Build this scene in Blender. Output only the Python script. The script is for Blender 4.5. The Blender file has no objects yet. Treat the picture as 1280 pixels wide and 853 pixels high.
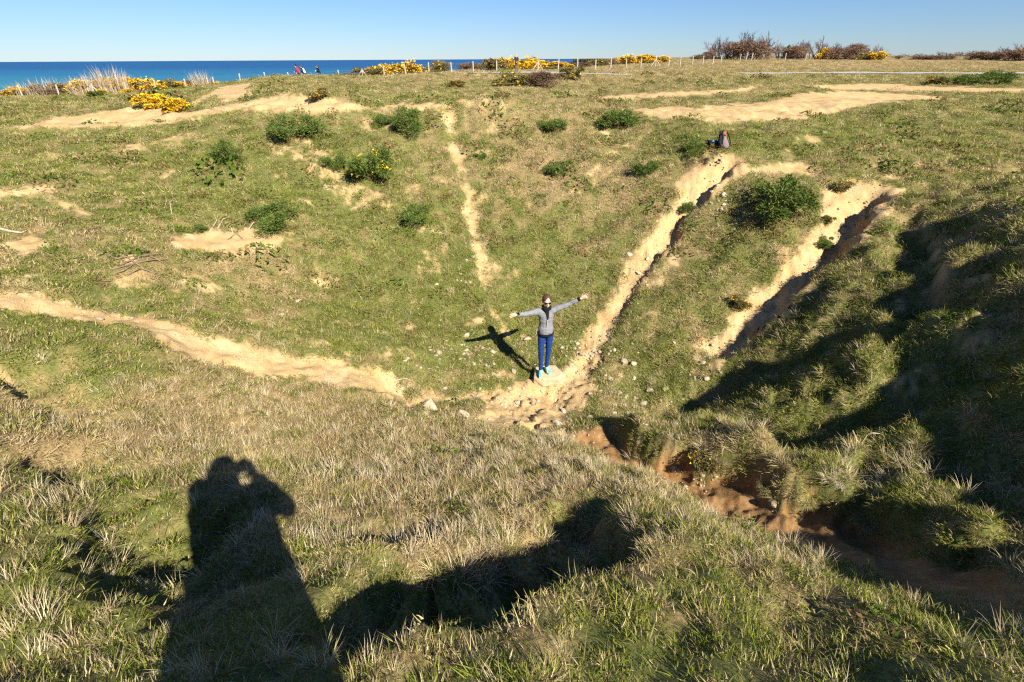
import bpy, bmesh, math, random
import numpy as np
from mathutils import Vector, Matrix, Euler

# ------------------------------------------------------------------ camera, sky, sun, exposure
scene = bpy.context.scene
W0, H0, F0 = 1280.0, 853.0, 604.0           # photograph size and focal length in its pixels
PITCH = math.radians(30.3)
ROLL = math.radians(-0.30)
cam_data = bpy.data.cameras.new("camera")
cam_data.sensor_fit = 'HORIZONTAL'
cam_data.sensor_width = 36.0
cam_data.lens = 36.0 * F0 / W0
cam_data.clip_start = 0.02
cam_data.clip_end = 60000.0
cam = bpy.data.objects.new("camera", cam_data)
scene.collection.objects.link(cam)
CAM_ROT = Euler((math.radians(90) - PITCH, 0, 0)).to_matrix() @ Matrix.Rotation(ROLL, 3, 'Z')
cam.matrix_world = CAM_ROT.to_4x4()         # lens at the origin, +Y ahead, +Z up
scene.camera = cam
CR = np.array(CAM_ROT)

def rays(px, py):
    """unit-free directions (world) through photo pixels"""
    px = np.atleast_1d(np.asarray(px, float)); py = np.atleast_1d(np.asarray(py, float))
    d = np.stack([px - W0 / 2, -(py - H0 / 2), -F0 * np.ones_like(px)], 1)
    return d @ CR.T

# the photographer's lens and its shadow fix the sun: light runs along this ray
LIGHT = rays(313, 577)[0]; LIGHT /= np.linalg.norm(LIGHT)
SUN_EL = math.asin(-LIGHT[2])
SUN_AZ = math.atan2(-LIGHT[0], -LIGHT[1])   # compass angle of the sun from +Y towards +X
sun_data = bpy.data.lights.new("sun", 'SUN')
sun_data.energy = 5.0
sun_data.angle = math.radians(0.53)
sun_data.color = (1.0, 0.94, 0.84)
sun = bpy.data.objects.new("sun", sun_data)
sun.rotation_euler = Vector(LIGHT).to_track_quat('-Z', 'Y').to_euler()
sun.location = (0, 0, 30)
scene.collection.objects.link(sun)

world = bpy.data.worlds.new("World"); scene.world = world; world.use_nodes = True
wn = world.node_tree; wn.nodes.clear()
sky = wn.nodes.new('ShaderNodeTexSky'); sky.sky_type = 'NISHITA'; sky.sun_disc = False
sky.sun_elevation = SUN_EL; sky.sun_rotation = SUN_AZ
sky.altitude = 0; sky.air_density = 1.0; sky.dust_density = 0.0; sky.ozone_density = 5.0
bg = wn.nodes.new('ShaderNodeBackground'); bg.inputs['Strength'].default_value = 0.1
wo = wn.nodes.new('ShaderNodeOutputWorld')
sc1 = wn.nodes.new('ShaderNodeVectorMath'); sc1.operation = 'SCALE'; sc1.inputs['Scale'].default_value = 0.1
gam = wn.nodes.new('ShaderNodeGamma'); gam.inputs[1].default_value = 0.96          # softer gradient than the clear model sky
tnt = wn.nodes.new('ShaderNodeVectorMath'); tnt.operation = 'MULTIPLY'; tnt.inputs[1].default_value = (3.2, 4.0, 5.4)
wn.links.new(sky.outputs[0], sc1.inputs[0]); wn.links.new(sc1.outputs[0], gam.inputs[0]); wn.links.new(gam.outputs[0], tnt.inputs[0])
wn.links.new(tnt.outputs[0], bg.inputs[0]); wn.links.new(bg.outputs[0], wo.inputs[0])

scene.render.engine = 'CYCLES'
scene.view_settings.view_transform = 'Standard'
scene.view_settings.look = 'None'
scene.view_settings.exposure = 1.15
scene.view_settings.gamma = 1.0
scene.view_settings.use_curve_mapping = False
scene.cycles.use_denoising = False          # fine grass keeps its edge; the little noise left reads as film grain
scene.cycles.pixel_filter_type = 'BLACKMAN_HARRIS'
scene.cycles.filter_width = 1.25
scene.cycles.max_bounces = 5
scene.cycles.diffuse_bounces = 2
scene.cycles.glossy_bounces = 2
scene.cycles.transmission_bounces = 2
scene.cycles.transparent_max_bounces = 4
scene.cycles.caustics_reflective = False
scene.cycles.caustics_refractive = False

rng = np.random.default_rng(7)
random.seed(7)
COL = scene.collection

# ------------------------------------------------------------------ noise
_P = np.random.default_rng(3).permutation(512)
_G = np.random.default_rng(4).uniform(0, 2 * np.pi, 512)
def _grad(ix, iy, fx, fy):
    h = _P[(_P[ix & 511] + iy) & 511]
    return np.cos(_G[h]) * fx + np.sin(_G[h]) * fy
def noise(x, y):
    x = np.asarray(x, float); y = np.asarray(y, float)
    ix = np.floor(x).astype(int); iy = np.floor(y).astype(int)
    fx = x - ix; fy = y - iy
    u = fx * fx * fx * (fx * (fx * 6 - 15) + 10); v = fy * fy * fy * (fy * (fy * 6 - 15) + 10)
    a = _grad(ix, iy, fx, fy); b = _grad(ix + 1, iy, fx - 1, fy)
    c = _grad(ix, iy + 1, fx, fy - 1); d = _grad(ix + 1, iy + 1, fx - 1, fy - 1)
    return ((a + (b - a) * u) + ((c + (d - c) * u) - (a + (b - a) * u)) * v) * 1.5
def fbm(x, y, f=1.0, o=3, s=0.0):
    r = 0; a = 1.0
    for i in range(o):
        r = r + a * noise(x * f + 17.3 * i + s, y * f - 9.1 * i + s * 1.7); f *= 2.03; a *= 0.5
    return r
def sstep(a, b, x):
    t = np.clip((np.asarray(x, float) - a) / (b - a), 0, 1)
    return t * t * (3 - 2 * t)

# ------------------------------------------------------------------ terrain: control points (photo pixel + distance ahead in metres)
CP = [
 # near bank
 (640,853,.95),(100,853,.95),(1200,853,.95),(640,700,1.83),(50,700,1.75),(950,700,1.9),(500,600,3.1),(50,600,2.85),
 (800,600,3.4),(660,600,3.3),(500,520,5.75),(200,520,4.6),(50,520,4.0),(660,545,5.0),(640,760,1.35),(330,700,1.83),(300,600,3.0),
 (1000,720,2.2),(1000,800,1.35),(1200,770,1.6),(860,650,2.75),(1100,735,1.95),
 # gully foot of the right wall
 (740,550,5.0),(800,580,4.4),(900,612,3.85),(1000,650,3.3),(1100,690,2.72),(1180,710,2.38),(1280,716,2.12),
 # floor
 (660,485,7.3),(700,520,6.4),(560,490,7.1),(780,480,7.4),(850,510,6.5),(684,470,7.6),
 # far wall
 (680,440,8.6),(600,400,9.4),(600,340,10.8),(600,280,12.3),(600,220,14.2),(600,170,16.0),(600,136,17.8),
 (800,400,9.0),(800,300,11.3),(800,200,14.2),(800,155,16.5),(901,187,13.5),(940,215,12.4),(960,300,10.0),(900,400,8.5),(950,250,11.3),
 (1100,235,11.3),(1040,300,9.8),(980,380,8.2),(900,460,7.2),(740,300,11.6),(730,200,14.6),
 # right wall
 (1180,260,9.4),(1280,205,12.0),(1180,320,7.7),(1280,300,6.8),(1280,400,5.2),(1180,450,5.1),(1080,450,5.6),(980,480,6.1),(880,540,5.5),
 (1000,560,4.65),(1100,560,4.15),(1200,560,3.9),(1280,560,3.6),(1280,480,4.3),(1150,650,3.1),(1280,660,2.7),(1080,350,7.6),
 # left wall
 (500,450,7.6),(400,430,7.5),(300,400,7.8),(300,445,6.5),(200,405,6.7),(100,385,6.6),(0,375,6.4),(300,500,5.4),(100,450,5.2),(0,450,4.8),
 (0,540,3.4),(0,640,2.3),(0,760,1.4),(100,300,8.8),(300,300,10.5),(450,300,11.5),(450,380,9.3),(300,350,9.0),(150,340,8.0),(0,310,8.3),
 (0,240,11),(150,250,11.5),(300,240,12.6),(450,220,14.0),(450,150,17),(370,139,18),(300,170,15.5),(150,190,14.5),(150,163,18),(0,167,17),
 # plateau
 (130,158,19.5),(130,136,25),(30,137,27),(130,123,42),(20,123,60),(230,114,65),(130,117,66),(66,120,64),(300,107,62),(345,101,50),(385,97.5,52),(430,100,55),(375,105,57.5),(402,104.5,58.5),(320,112,60),(370,119,22),(470,98,62),
 (640,92,61),(740,100,45),(740,130,20),(870,130,23),(1000,148,17.2),(1000,120,28),(1200,126,25),(1200,160,16),(1280,152,17),(1100,190,13),
 (1100,91,62),(900,76,100),(1280,76,110),(600,100,45),(600,121,24),(900,105,40),(1250,105,40),
]
XYZ = [(0,-.3,-1.62),(-2,-.3,-1.6),(2,-.3,-1.55),(0,-3,-1.5),(-4,-2,-1.6),(3.6,-1.5,-1.4),(0,-9,-1.6),(-12,-8,-1.9),(10,-8,-1.2),
       (7,4,-1.5),(9,7,-1.62),(6,2.2,-1.98),(5,1,-2.05),(10,4,-1.3),(12,9,-1.9),(4,0,-1.5),(-9,3,-2.4),(-7,1,-2.0),(-14,7,-2.6),
       (-90,60,-3.5),(-60,20,-2.6),(-60,-40,-2),(60,-40,-1.5),(60,20,-1.4),(140,60,-1.0),(140,140,-.2),(0,-60,-1.5),(30,140,-.6),(-60,66,-3.6),(60,200,0),(200,260,0.4)]
_c = np.array(CP, float)
_d = rays(_c[:, 0], _c[:, 1])
_pts = np.concatenate([_d * (_c[:, 2] / _d[:, 1])[:, None], np.array(XYZ, float)])
def _tps(r2): return np.where(r2 > 0, 0.5 * r2 * np.log(r2 + 1e-12), 0)
def _fit(p, lam):
    n = len(p)
    A = _tps(((p[:, None, :2] - p[None, :, :2]) ** 2).sum(2)) + lam * np.eye(n)
    Pm = np.c_[np.ones(n), p[:, :2]]
    M = np.block([[A, Pm], [Pm.T, np.zeros((3, 3))]])
    return np.linalg.solve(M, np.r_[p[:, 2], 0, 0, 0])
_w = _fit(_pts, 0.06)
def tps_eval(x, y):
    x = np.asarray(x, float).ravel(); y = np.asarray(y, float).ravel()
    out = np.empty(len(x)); n = len(_pts)
    for s in range(0, len(x), 60000):
        xs = x[s:s + 60000]; ys = y[s:s + 60000]
        r2 = (xs[:, None] - _pts[None, :, 0]) ** 2 + (ys[:, None] - _pts[None, :, 1]) ** 2
        out[s:s + 60000] = _tps(r2) @ _w[:n] + _w[n] + _w[n + 1] * xs + _w[n + 2] * ys
    return out
def cliff_edge(x):
    return np.interp(x, [-400, -90, -40, -20, 0, 14, 24, 34, 60], [60, 70, 74, 76, 84, 100, 130, 200, 700])
MOUNDS = []
for mp, mY, mrx, mry, mam in [(150,34,4,3,-.45),(380,44,6,4,.3),(560,40,4,3,.4),(690,38,4,2.5,.3),(480,30,5,3,-.35),(880,34,6,3,.3),(820,27,5,3,-.35),(1000,36,6,3,.3),(1150,30,5,4,-.4),
                              (1200,40,6,3,.35),(1050,20,3,2,-.25),(250,50,4,3,.3),(90,45,6,4,-.25),(640,27,4,3,-.3),(740,46,5,3,.3),(950,46,6,3,-.3),(370,21.5,2.6,1.3,.22),(450,18.2,1.2,.6,.16),(560,18.4,1.2,.6,.16),(650,17.6,1.2,.6,.16),(330,18.0,1.0,.6,.14),(720,17.2,1.0,.6,.16),(200,19.0,2.0,.6,.18),
                              (330,19.5,1.7,.8,-.28),(420,19.5,1.9,.8,-.28),(520,20.2,2.2,1.0,-.3),(620,20.0,2.2,1.0,-.3),(720,19.4,2.0,.9,-.28),(120,20.8,3.2,.8,-.2),(150,24.5,3.0,1.4,.16)]:
    _q = rays(mp, 100)[0]; MOUNDS.append((_q[0] / _q[1] * mY, mY, mrx, mry, mam))
def base(x, y):
    shp = np.shape(x); x = np.asarray(x, float).ravel(); y = np.asarray(y, float).ravel()
    r = np.hypot(x, y)
    xc = x * np.minimum(1, 260 / np.maximum(r, 1)); yc = y * np.minimum(1, 260 / np.maximum(r, 1))
    z = tps_eval(xc, yc)
    far = sstep(16, 40, r)
    z += far * (0.30 * fbm(x, y, 0.09, 2, 3.1) + .10 * noise(x * .27, y * .27)) * np.clip(1 - r / 110, 0.1, 1)
    for bx, by, rx, ry, am in MOUNDS:
        z += am * np.exp(-((x - bx) / rx) ** 2 - ((y - by) / ry) ** 2)
    return z.reshape(shp)
# the standing man's spot on the path: the knoll he stands on meets photo row 91
_q = rays(645.5, 91)[0]; _mx = _q[0] / _q[1] * 58.6
MOUNDS.append((_mx, 58.6, 7.0, 5.0, float(_q[2] / _q[1] * 58.6 - base(np.array([_mx]), np.array([58.6]))[0])))
def cliff(x, y, z):
    d = y - cliff_edge(x) + 2.0 * noise(np.asarray(x) * 0.13, np.asarray(y) * 0.13)
    return z + (-30 - z) * sstep(0, 9, d)

def cast(px, py, fn, tmax=160.0):
    """photo pixels -> points on the ground fn(x,y)"""
    d = rays(px, py); d = d / np.linalg.norm(d, axis=1)[:, None]
    t = np.geomspace(0.6, tmax, 500)
    P = d[:, None, :] * t[None, :, None]
    g = P[..., 2] - fn(P[..., 0], P[..., 1])
    hit = g < 0
    i = np.where(hit.any(1), hit.argmax(1), len(t) - 1)
    i = np.clip(i, 1, None); k = np.arange(len(d))
    t0 = t[i - 1]; t1 = t[i]
    for _ in range(18):
        tm = 0.5 * (t0 + t1); Q = d * tm[:, None]
        b = Q[:, 2] < fn(Q[:, 0], Q[:, 1])
        t1 = np.where(b, tm, t1); t0 = np.where(b, t0, tm)
    Q = d * t1[:, None]
    return np.c_[Q[:, 0], Q[:, 1], fn(Q[:, 0], Q[:, 1])]

def world_line(pix):
    pix = np.array(pix, float)
    return cast(pix[:, 0], pix[:, 1], base)[:, :2]
def line_dist(x, y, L):
    """signed distance to polyline (positive on its right-hand side), and 0..1 position along it"""
    seg = np.diff(L, axis=0); ln = np.hypot(seg[:, 0], seg[:, 1]); cum = np.r_[0, np.cumsum(ln)]
    best = np.full(x.shape, 1e9); sg = np.zeros(x.shape); tt = np.zeros(x.shape)
    for i in range(len(seg)):
        dx = x - L[i, 0]; dy = y - L[i, 1]
        u = np.clip((dx * seg[i, 0] + dy * seg[i, 1]) / (ln[i] ** 2 + 1e-9), 0, 1)
        ex = dx - u * seg[i, 0]; ey = dy - u * seg[i, 1]
        dd = np.hypot(ex, ey); m = dd < best
        best = np.where(m, dd, best)
        sg = np.where(m, np.sign(dx * seg[i, 1] - dy * seg[i, 0]), sg)
        tt = np.where(m, (cum[i] + u * ln[i]) / cum[-1], tt)
    return best * np.where(sg == 0, 1, sg), tt
def to_px(x, y, z):
    """world points -> photo pixels (used once, to lay ground colours where they lie)"""
    c = np.stack([np.ravel(x), np.ravel(y), np.ravel(z)], 1) @ CR
    w = np.where(-c[:, 2] > 0.05, -c[:, 2], 0.05)
    px = np.where(-c[:, 2] > 0.05, W0 / 2 + F0 * c[:, 0] / w, -9999)
    py = np.where(-c[:, 2] > 0.05, H0 / 2 - F0 * c[:, 1] / w, 9999)
    return px, py
LD = LIGHT[:2] / np.linalg.norm(LIGHT[:2])

# ledges: turf steps that drop away on the side the light runs to
LEDGES = [([(330,795),(450,812),(560,800),(640,770),(720,735),(780,705),(840,690)], .5, 1.2),
          ([(400,668),(470,672),(520,668),(590,660)], .10, .5),
          ([(690,662),(760,652),(800,642)], .13, .6), ([(760,612),(815,608)], .10, .5),
          ([(-30,455),(0,478),(35,499),(78,532)], .30, .8), ([(-20,556),(0,566),(30,592),(62,614)], .30, 1.0),
          ([(60,652),(120,664),(150,692),(225,704)], .20, 1.0), ([(30,690),(100,727),(150,768),(195,795)], .22, 1.0),
          ([(1320,208),(1280,217),(1220,236),(1150,252)], .30, 1.2),
          ([(1150,258),(1180,300),(1194,345),(1180,395),(1090,427),(1000,457),(930,490),(860,520),(815,545)], .34, 1.0),
          ([(1330,455),(1200,500),(1100,532),(1020,562),(950,592)], .34, 1.1),
          ([(1300,330),(1250,350),(1215,390)], .25, .9), ([(1320,590),(1240,600),(1170,625)], .25, .8),
          ([(850,206),(865,202),(882,204)], .22, .35), ([(1085,470),(1030,500),(960,520)], .2, .8),
          ([(1240,262),(1200,290)], .25, .8), ([(1290,250),(1250,262)], .25, .8),
          ]
# eroded channels: pixel line, depth, gentle width, flat width, bank width
CHANNELS = [([(730,536),(800,580),(870,602),(940,632),(1010,660),(1090,695),(1180,716),(1320,724)], .62, .55, .24, .30),
            ([(930,196),(885,232),(850,275),(822,315),(800,350),(778,388),(750,430),(722,468)], .30, .55, .10, .07),
            ([(1105,236),(1075,275),(1040,318),(990,358),(945,402),(900,448)], .34, .70, .10, .08)]
RILL = [(560,138),(565,170),(578,215),(590,260),(600,310),(607,350),(605,398)]
PATHS = [([(-20,372),(60,381),(130,393),(200,408),(240,432),(300,446),(370,456),(430,469),(500,490)], .38, .86),
         ([(500,490),(560,498),(610,494),(690,488),(738,452)], .2, .8), ([(690,490),(640,520),(610,528)], .32, .9),
         ([(660,530),(710,540),(760,562)], .16, .8)]
_ledge = [(world_line(p), A, L) for p, A, L in LEDGES]
_chan = [(world_line(p), d, a, b, c) for p, d, a, b, c in CHANNELS]
_rill = world_line(RILL)
_rim = world_line([(-20,168),(60,166),(130,164),(200,161),(250,154),(290,146),(340,144),(400,144),(460,144),(520,143),(560,141),(620,138),(700,136),(760,141),(810,153)])
_path = [(world_line(p), w, v) for p, w, v in PATHS]

def features(x, y):
    """height change of ledges and channels, plus channel / soil / path masks"""
    x = np.asarray(x, float); y = np.asarray(y, float)
    dz = np.zeros(x.shape); sand = np.zeros(x.shape); soil = np.zeros(x.shape)
    near = np.hypot(x, y) < 32
    xi = x[near]; yi = y[near]
    wob = 0.08 * fbm(xi, yi, 2.0, 3, 5.0) + .04 * fbm(xi, yi, 8.0, 2, 6.0)
    d0 = np.zeros(xi.shape); s0 = np.zeros(xi.shape); o0 = np.zeros(xi.shape)
    for L, A, ln in _ledge:
        s, t = line_dist(xi, yi, L)
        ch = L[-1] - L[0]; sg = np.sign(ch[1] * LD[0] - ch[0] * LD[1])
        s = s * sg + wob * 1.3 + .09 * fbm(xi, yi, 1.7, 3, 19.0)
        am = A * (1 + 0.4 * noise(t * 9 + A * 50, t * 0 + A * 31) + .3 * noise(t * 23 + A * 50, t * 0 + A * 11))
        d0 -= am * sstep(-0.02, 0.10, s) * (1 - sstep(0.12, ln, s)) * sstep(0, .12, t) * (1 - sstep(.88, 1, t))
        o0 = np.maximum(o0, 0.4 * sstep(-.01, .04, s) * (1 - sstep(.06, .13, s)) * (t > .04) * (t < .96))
    for k, (L, dep, wl, wf, wb) in enumerate(_chan):
        s, t = line_dist(xi, yi, L)
        s = -s + wob * 1.8 + .10 * noise(xi * .9, yi * .9)   # positive towards the steep bank
        if k == 0: s = s - wob * 1.1 + 0.20 * fbm(xi, yi, 1.15, 2, 31.0) - .12 * sstep(.45, .8, t)   # scalloped bank
        fade = sstep(0, .10, t) * (1 - sstep(.93, 1, t))
        wid = 1 + 0.3 * noise(t * 11 + k * 5, t * 0 + 2.2)
        if k == 0: wid = wid * (1 + .9 * sstep(.45, .8, t)); fade = fade * (1 - .25 * sstep(.5, .9, t))
        g = sstep(-wl * wid, 0.0, s) * (1 - sstep(wf, wf + wb, s))
        if k == 0: d0 += fade * (-.20 * g + .36 * sstep(wf, wf + wb, s) * (1 - sstep(wf + wb + .1, wf + wb + 1.5, s)))
        else: d0 -= dep * g * fade * (1 - (.72 if k == 1 else .2) * sstep(.38, .72, t))
        m = sstep(-wl * wid * .95, -wl * wid * .6, s) * (1 - sstep(wf + wb * .8, wf + wb * 1.8, s)) * sstep(0, .04, t) * (1 - sstep(.95, 1, t))
        if k == 0: o0 = np.maximum(o0, m * sstep(-wl * wid * .6, -wl * wid * .25, s + wob) * (1 - sstep(wf + wb * .15, wf + wb * .55, s + wob * 2)))
        else:
            s0 = np.maximum(s0, m); o0 = np.maximum(o0, .75 * m * sstep(0.0, .12, s))
    s, t = line_dist(xi, yi, _rim)                # the lip round the top of the crater
    d0 += (.20 + .10 * noise(t * 17, t * 0 + 3.3)) * np.exp(-((s + wob * 1.5) / .5) ** 2) * sstep(0, .05, t) * (1 - sstep(.93, 1, t))
    s, t = line_dist(xi, yi, _rill)
    a = np.abs(s + wob * 1.5); fade = sstep(0, .06, t) * (1 - sstep(.8, 1, t))
    wid = (.26 - .12 * t) * (1 + .55 * noise(t * 13.0, t * 0 + 7.7))
    d0 -= .10 * (1 - sstep(0, wid * 1.6, a)) * fade
    s0 = np.maximum(s0, (1 - sstep(wid * .5, wid * 1.35, a)) * fade * np.clip(.75 + .5 * noise(t * 8.0 + 2, t * 0 + 1.1), .3, 1))
    for L, w, v in _path:
        s, t = line_dist(xi, yi, L)
        a = np.abs(s + wob * 2.4); w2 = w * (1 + .4 * noise(t * 8, t * 0 + w * 30))
        d0 -= .07 * (1 - sstep(w2 * .7, w2 * 1.2, a))
        s0 = np.maximum(s0, v * (1 - sstep(w2 * .6, w2 * 1.2, a)) * (t < .995) * (t > .005))
    dz[near] = d0; sand[near] = s0; soil[near] = o0
    return dz, sand, soil
def rightwall(x, y):
    """the steep, tussocky wall on the right"""
    px, py = to_px(x, y, base(x, y))
    return (sstep(-.3, .8, np.ravel(x) - 2.3 - .25 * np.ravel(y) * 0 - np.maximum(0, np.ravel(y) - 5.5) * 1.05)
            * sstep(0, .5, np.ravel(x) * .72 + np.ravel(y) - 5.05) * (1 - sstep(9.5, 12, np.ravel(y))) * (1 - sstep(9, 14, np.ravel(x)))).reshape(np.shape(x))
def bumps(x, y):
    r = np.hypot(x, y); n = np.clip(1 - r / 60, 0, 1)
    z = 0.035 * fbm(x, y, 1.1, 3, 1.0) * n + 0.012 * fbm(x, y, 5.0, 2, 2.0) * n
    rw = rightwall(x, y)
    z = z + rw * (0.15 * fbm(x, y, .9, 2, 8.0) + 0.13 * fbm(x, y, 1.9, 2, 11.0))
    z = z + (0.13 * fbm(x, y, .5, 3, 21.0) + .035 * fbm(x, y, 2.4, 2, 27.0)) * (1 - sstep(25, 40, r))
    return z
def height(x, y):
    x = np.asarray(x, float); y = np.asarray(y, float)
    z = base(x, y); dz, _, _ = features(x, y)
    return cliff(x, y, z + dz + bumps(x, y))

# bare patches seen on the ground, outlined in photo pixels: (outline, strength, nearest, farthest metres)
PATCH = [
 ([(10,160),(60,150),(110,142),(160,134),(215,137),(245,143),(240,150),(180,157),(100,160)], 1, 15, 40),
 ([(288,138),(320,124),(370,118),(420,124),(470,134),(475,139),(400,140),(330,140)], 1, 15, 40),
 ([(470,133),(540,127),(640,124),(645,129),(560,136),(480,140)], .65, 15, 50),
 ([(240,140),(335,122),(330,132),(245,148)], .8, 15, 60),
 ([(268,110),(312,104),(320,125),(298,133),(272,125)], .8, 25, 80), ([(232,131),(270,112),(312,103),(312,107),(278,114),(240,134)], 1, 25, 80),
 ([(780,137),(860,133),(960,128),(1000,117),(1050,114),(1130,117),(1215,126),(1110,128),(1060,137),(1000,150),(900,153),(830,148)], 1, 14, 40),
 ([(735,122),(850,114),(920,112),(950,106),(935,115),(860,120),(760,126)], .8, 18, 70),
 ([(1005,107),(1100,104),(1180,109),(1290,111),(1290,116),(1150,114),(1040,112)], .9, 20, 70),
 ([(925,214),(975,202),(1035,208),(1020,216),(960,219)], .7, 9, 16),
 ([(215,295),(250,290),(310,285),(352,298),(345,312),(300,322),(250,312),(215,308)], .9, 6, 16),
 ([(-5,300),(45,293),(60,305),(35,322),(-5,327)], .9, 5, 14), ([(-5,240),(60,231),(72,237),(20,248),(-5,250)], .7, 6, 16),
 ([(62,245),(125,264),(112,271),(60,252)], .6, 6, 16),
 ([(335,165),(385,172),(420,195),(445,232),(490,240),(500,262),(440,262),(410,240),(380,210),(335,190)], .5, 9, 20),
 ([(135,350),(200,328),(208,352),(150,362)], .5, 5, 14), ([(742,165),(792,178),(770,206),(745,200)], .4, 10, 20),
 ([(850,215),(880,205),(932,196),(938,212),(890,245),(860,262),(845,240)], 1, 9, 16),
 ([(1025,235),(1080,227),(1135,235),(1120,255),(1080,300),(1050,325),(1020,332),(1000,310),(1030,280)], 1, 7, 15),
 ([(940,380),(1000,330),(1035,332),(970,405),(905,447),(885,430)], .8, 6, 12), ([(860,440),(930,400),(950,420),(900,470),(865,480)], .5, 5, 11),
 ([(600,490),(660,478),(700,465),(735,448),(752,468),(735,500),(705,530),(640,538),(605,520)], .85, 5, 10),
 ([(800,555),(850,590),(890,600),(860,575)], .5, 3, 6), ([(270,395),(300,372),(380,420),(330,430)], .25, 5, 10),
 ([(385,420),(440,440),(500,480),(470,480),(400,450)], .4, 5, 10),
 ([(1140,250),(1170,290),(1188,340),(1178,390),(1160,395),(1168,345),(1150,300)], .55, 5, 12),
 ([(140,188),(175,178),(180,183),(145,194)], .7, 10, 18),
]
# where the turf is greener (+) or strawy (-): pixel centre, radii, amount
TONE = [(1000,830,260,90,.32),(350,230,170,60,.35),(520,330,160,110,.28),(680,320,120,90,.2),(450,560,420,70,-.24),(250,520,220,60,-.24),(560,680,200,40,-.4),
        (150,640,150,60,.15),(150,800,120,60,.1),(700,205,150,85,-.45),(900,350,80,70,.05),(1150,500,220,150,.35),(900,170,380,30,.3),(120,200,200,50,.1),
        (420,410,160,50,.25),(620,450,110,45,.3),(840,470,80,60,.3),(80,420,110,60,.2),(700,100,400,14,-.1),(1100,80,250,8,-.6),(640,90,240,10,-.3),(760,800,150,60,.15),(330,350,60,60,-.2),(60,280,80,30,-.1),(840,360,60,90,-.1)]
def poly_sd(px, py, poly):
    P = np.array(poly, float); Q = np.roll(P, -1, 0)
    d = np.full(px.shape, 1e9); ins = np.zeros(px.shape, bool)
    for (ax, ay), (bx, by) in zip(P, Q):
        ex, ey = bx - ax, by - ay
        u = np.clip(((px - ax) * ex + (py - ay) * ey) / (ex * ex + ey * ey + 1e-9), 0, 1)
        d = np.minimum(d, np.hypot(px - ax - u * ex, py - ay - u * ey))
        ins ^= ((ay > py) != (by > py)) & (px < (bx - ax) * (py - ay) / (by - ay + 1e-12) + ax)
    return np.where(ins, -d, d)
def covers(x, y, z):
    """sand, soil, green masks at ground points"""
    x = np.ravel(x); y = np.ravel(y); z = np.ravel(z)
    _, sand, soil = features(x, y)
    px, py = to_px(x, y, z); r = np.hypot(x, y)
    sc = np.clip(120 / np.maximum(r, 1), 2, 14)
    n1 = fbm(x, y, 1.2, 5, 40.0) + .5 * fbm(x, y, 5.5, 3, 43.0)
    for poly, v, a, b in PATCH:
        P = np.array(poly, float)
        m = (px > P[:, 0].min() - 12) & (px < P[:, 0].max() + 12) & (py > P[:, 1].min() - 12) & (py < P[:, 1].max() + 12) & (y > a) & (y < b)
        if not m.any(): continue
        e = np.clip(sc[m] * .45, 1.2, 5)
        sd = poly_sd(px[m], py[m], P) + n1[m] * sc[m] * .55
        sand[m] = np.maximum(sand[m], v * (1 - sstep(-e, e, sd)))
    n2 = fbm(x, y, .55, 4, 70.0)
    sand = np.maximum(sand, .5 * sstep(.5, .9, n2) * (r < 30) * (r > 3.5))
    wall = (r > 6) & (r < 19) & (y > 5)
    sand = np.maximum(sand, .46 * sstep(.3, .75, fbm(x, y, 1.25, 4, 140.0) + .25 * noise(x * .3, y * .3)) * wall)
    # sand breaks up into turf islands at its margin
    n3 = fbm(x, y, 3.2, 3, 90.0)
    sand = sstep(.3, .7, sand + (.5 * n3 + .36 * fbm(x, y, 9.0, 2, 95.0)) * np.clip(1 - .35 * r / 20, .4, 1) * (sand > .02) * (1.05 - .75 * sand))
    green = .48 + .2 * fbm(x, y, .55, 2, 55.0) + .26 * fbm(x, y, 1.5, 3, 58.0) + .34 * fbm(x, y, 2.6, 3, 61.0)
    for cx, cy, rx, ry, v in TONE:
        green += v * np.exp(-(((px - cx) / rx) ** 2 + ((py - cy) / ry) ** 2))
    return sand, np.clip(soil, 0, 1), np.clip(green, .06, .8)

# ------------------------------------------------------------------ helpers: materials, objects
def mat(name, col, rough=.8, spec=.3, noise_scale=0, noise_amt=.15, bump=0, bump_scale=200):
    m = bpy.data.materials.new(name); m.use_nodes = True
    nt = m.node_tree; b = nt.nodes['Principled BSDF']
    b.inputs['Roughness'].default_value = rough; b.inputs['Specular IOR Level'].default_value = spec
    b.inputs['Base Color'].default_value = (*col, 1)
    if noise_scale:
        tc = nt.nodes.new('ShaderNodeTexCoord')
        n = nt.nodes.new('ShaderNodeTexNoise'); n.inputs['Scale'].default_value = noise_scale; n.inputs['Detail'].default_value = 5
        nt.links.new(tc.outputs['Object'], n.inputs['Vector'])
        r = nt.nodes.new('ShaderNodeMapRange'); r.inputs[1].default_value = .3; r.inputs[2].default_value = .7
        r.inputs[3].default_value = 1 - noise_amt; r.inputs[4].default_value = 1 + noise_amt
        nt.links.new(n.outputs['Fac'], r.inputs[0])
        mx = nt.nodes.new('ShaderNodeVectorMath'); mx.operation = 'SCALE'; mx.inputs[0].default_value = col
        nt.links.new(r.outputs[0], mx.inputs['Scale']); nt.links.new(mx.outputs[0], b.inputs['Base Color'])
    if bump:
        tc = nt.nodes.new('ShaderNodeTexCoord')
        n = nt.nodes.new('ShaderNodeTexNoise'); n.inputs['Scale'].default_value = bump_scale; n.inputs['Detail'].default_value = 4
        nt.links.new(tc.outputs['Object'], n.inputs['Vector'])
        bp = nt.nodes.new('ShaderNodeBump'); bp.inputs['Strength'].default_value = bump; bp.inputs['Distance'].default_value = .02
        nt.links.new(n.outputs['Fac'], bp.inputs['Height']); nt.links.new(bp.outputs[0], b.inputs['Normal'])
    return m
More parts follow.
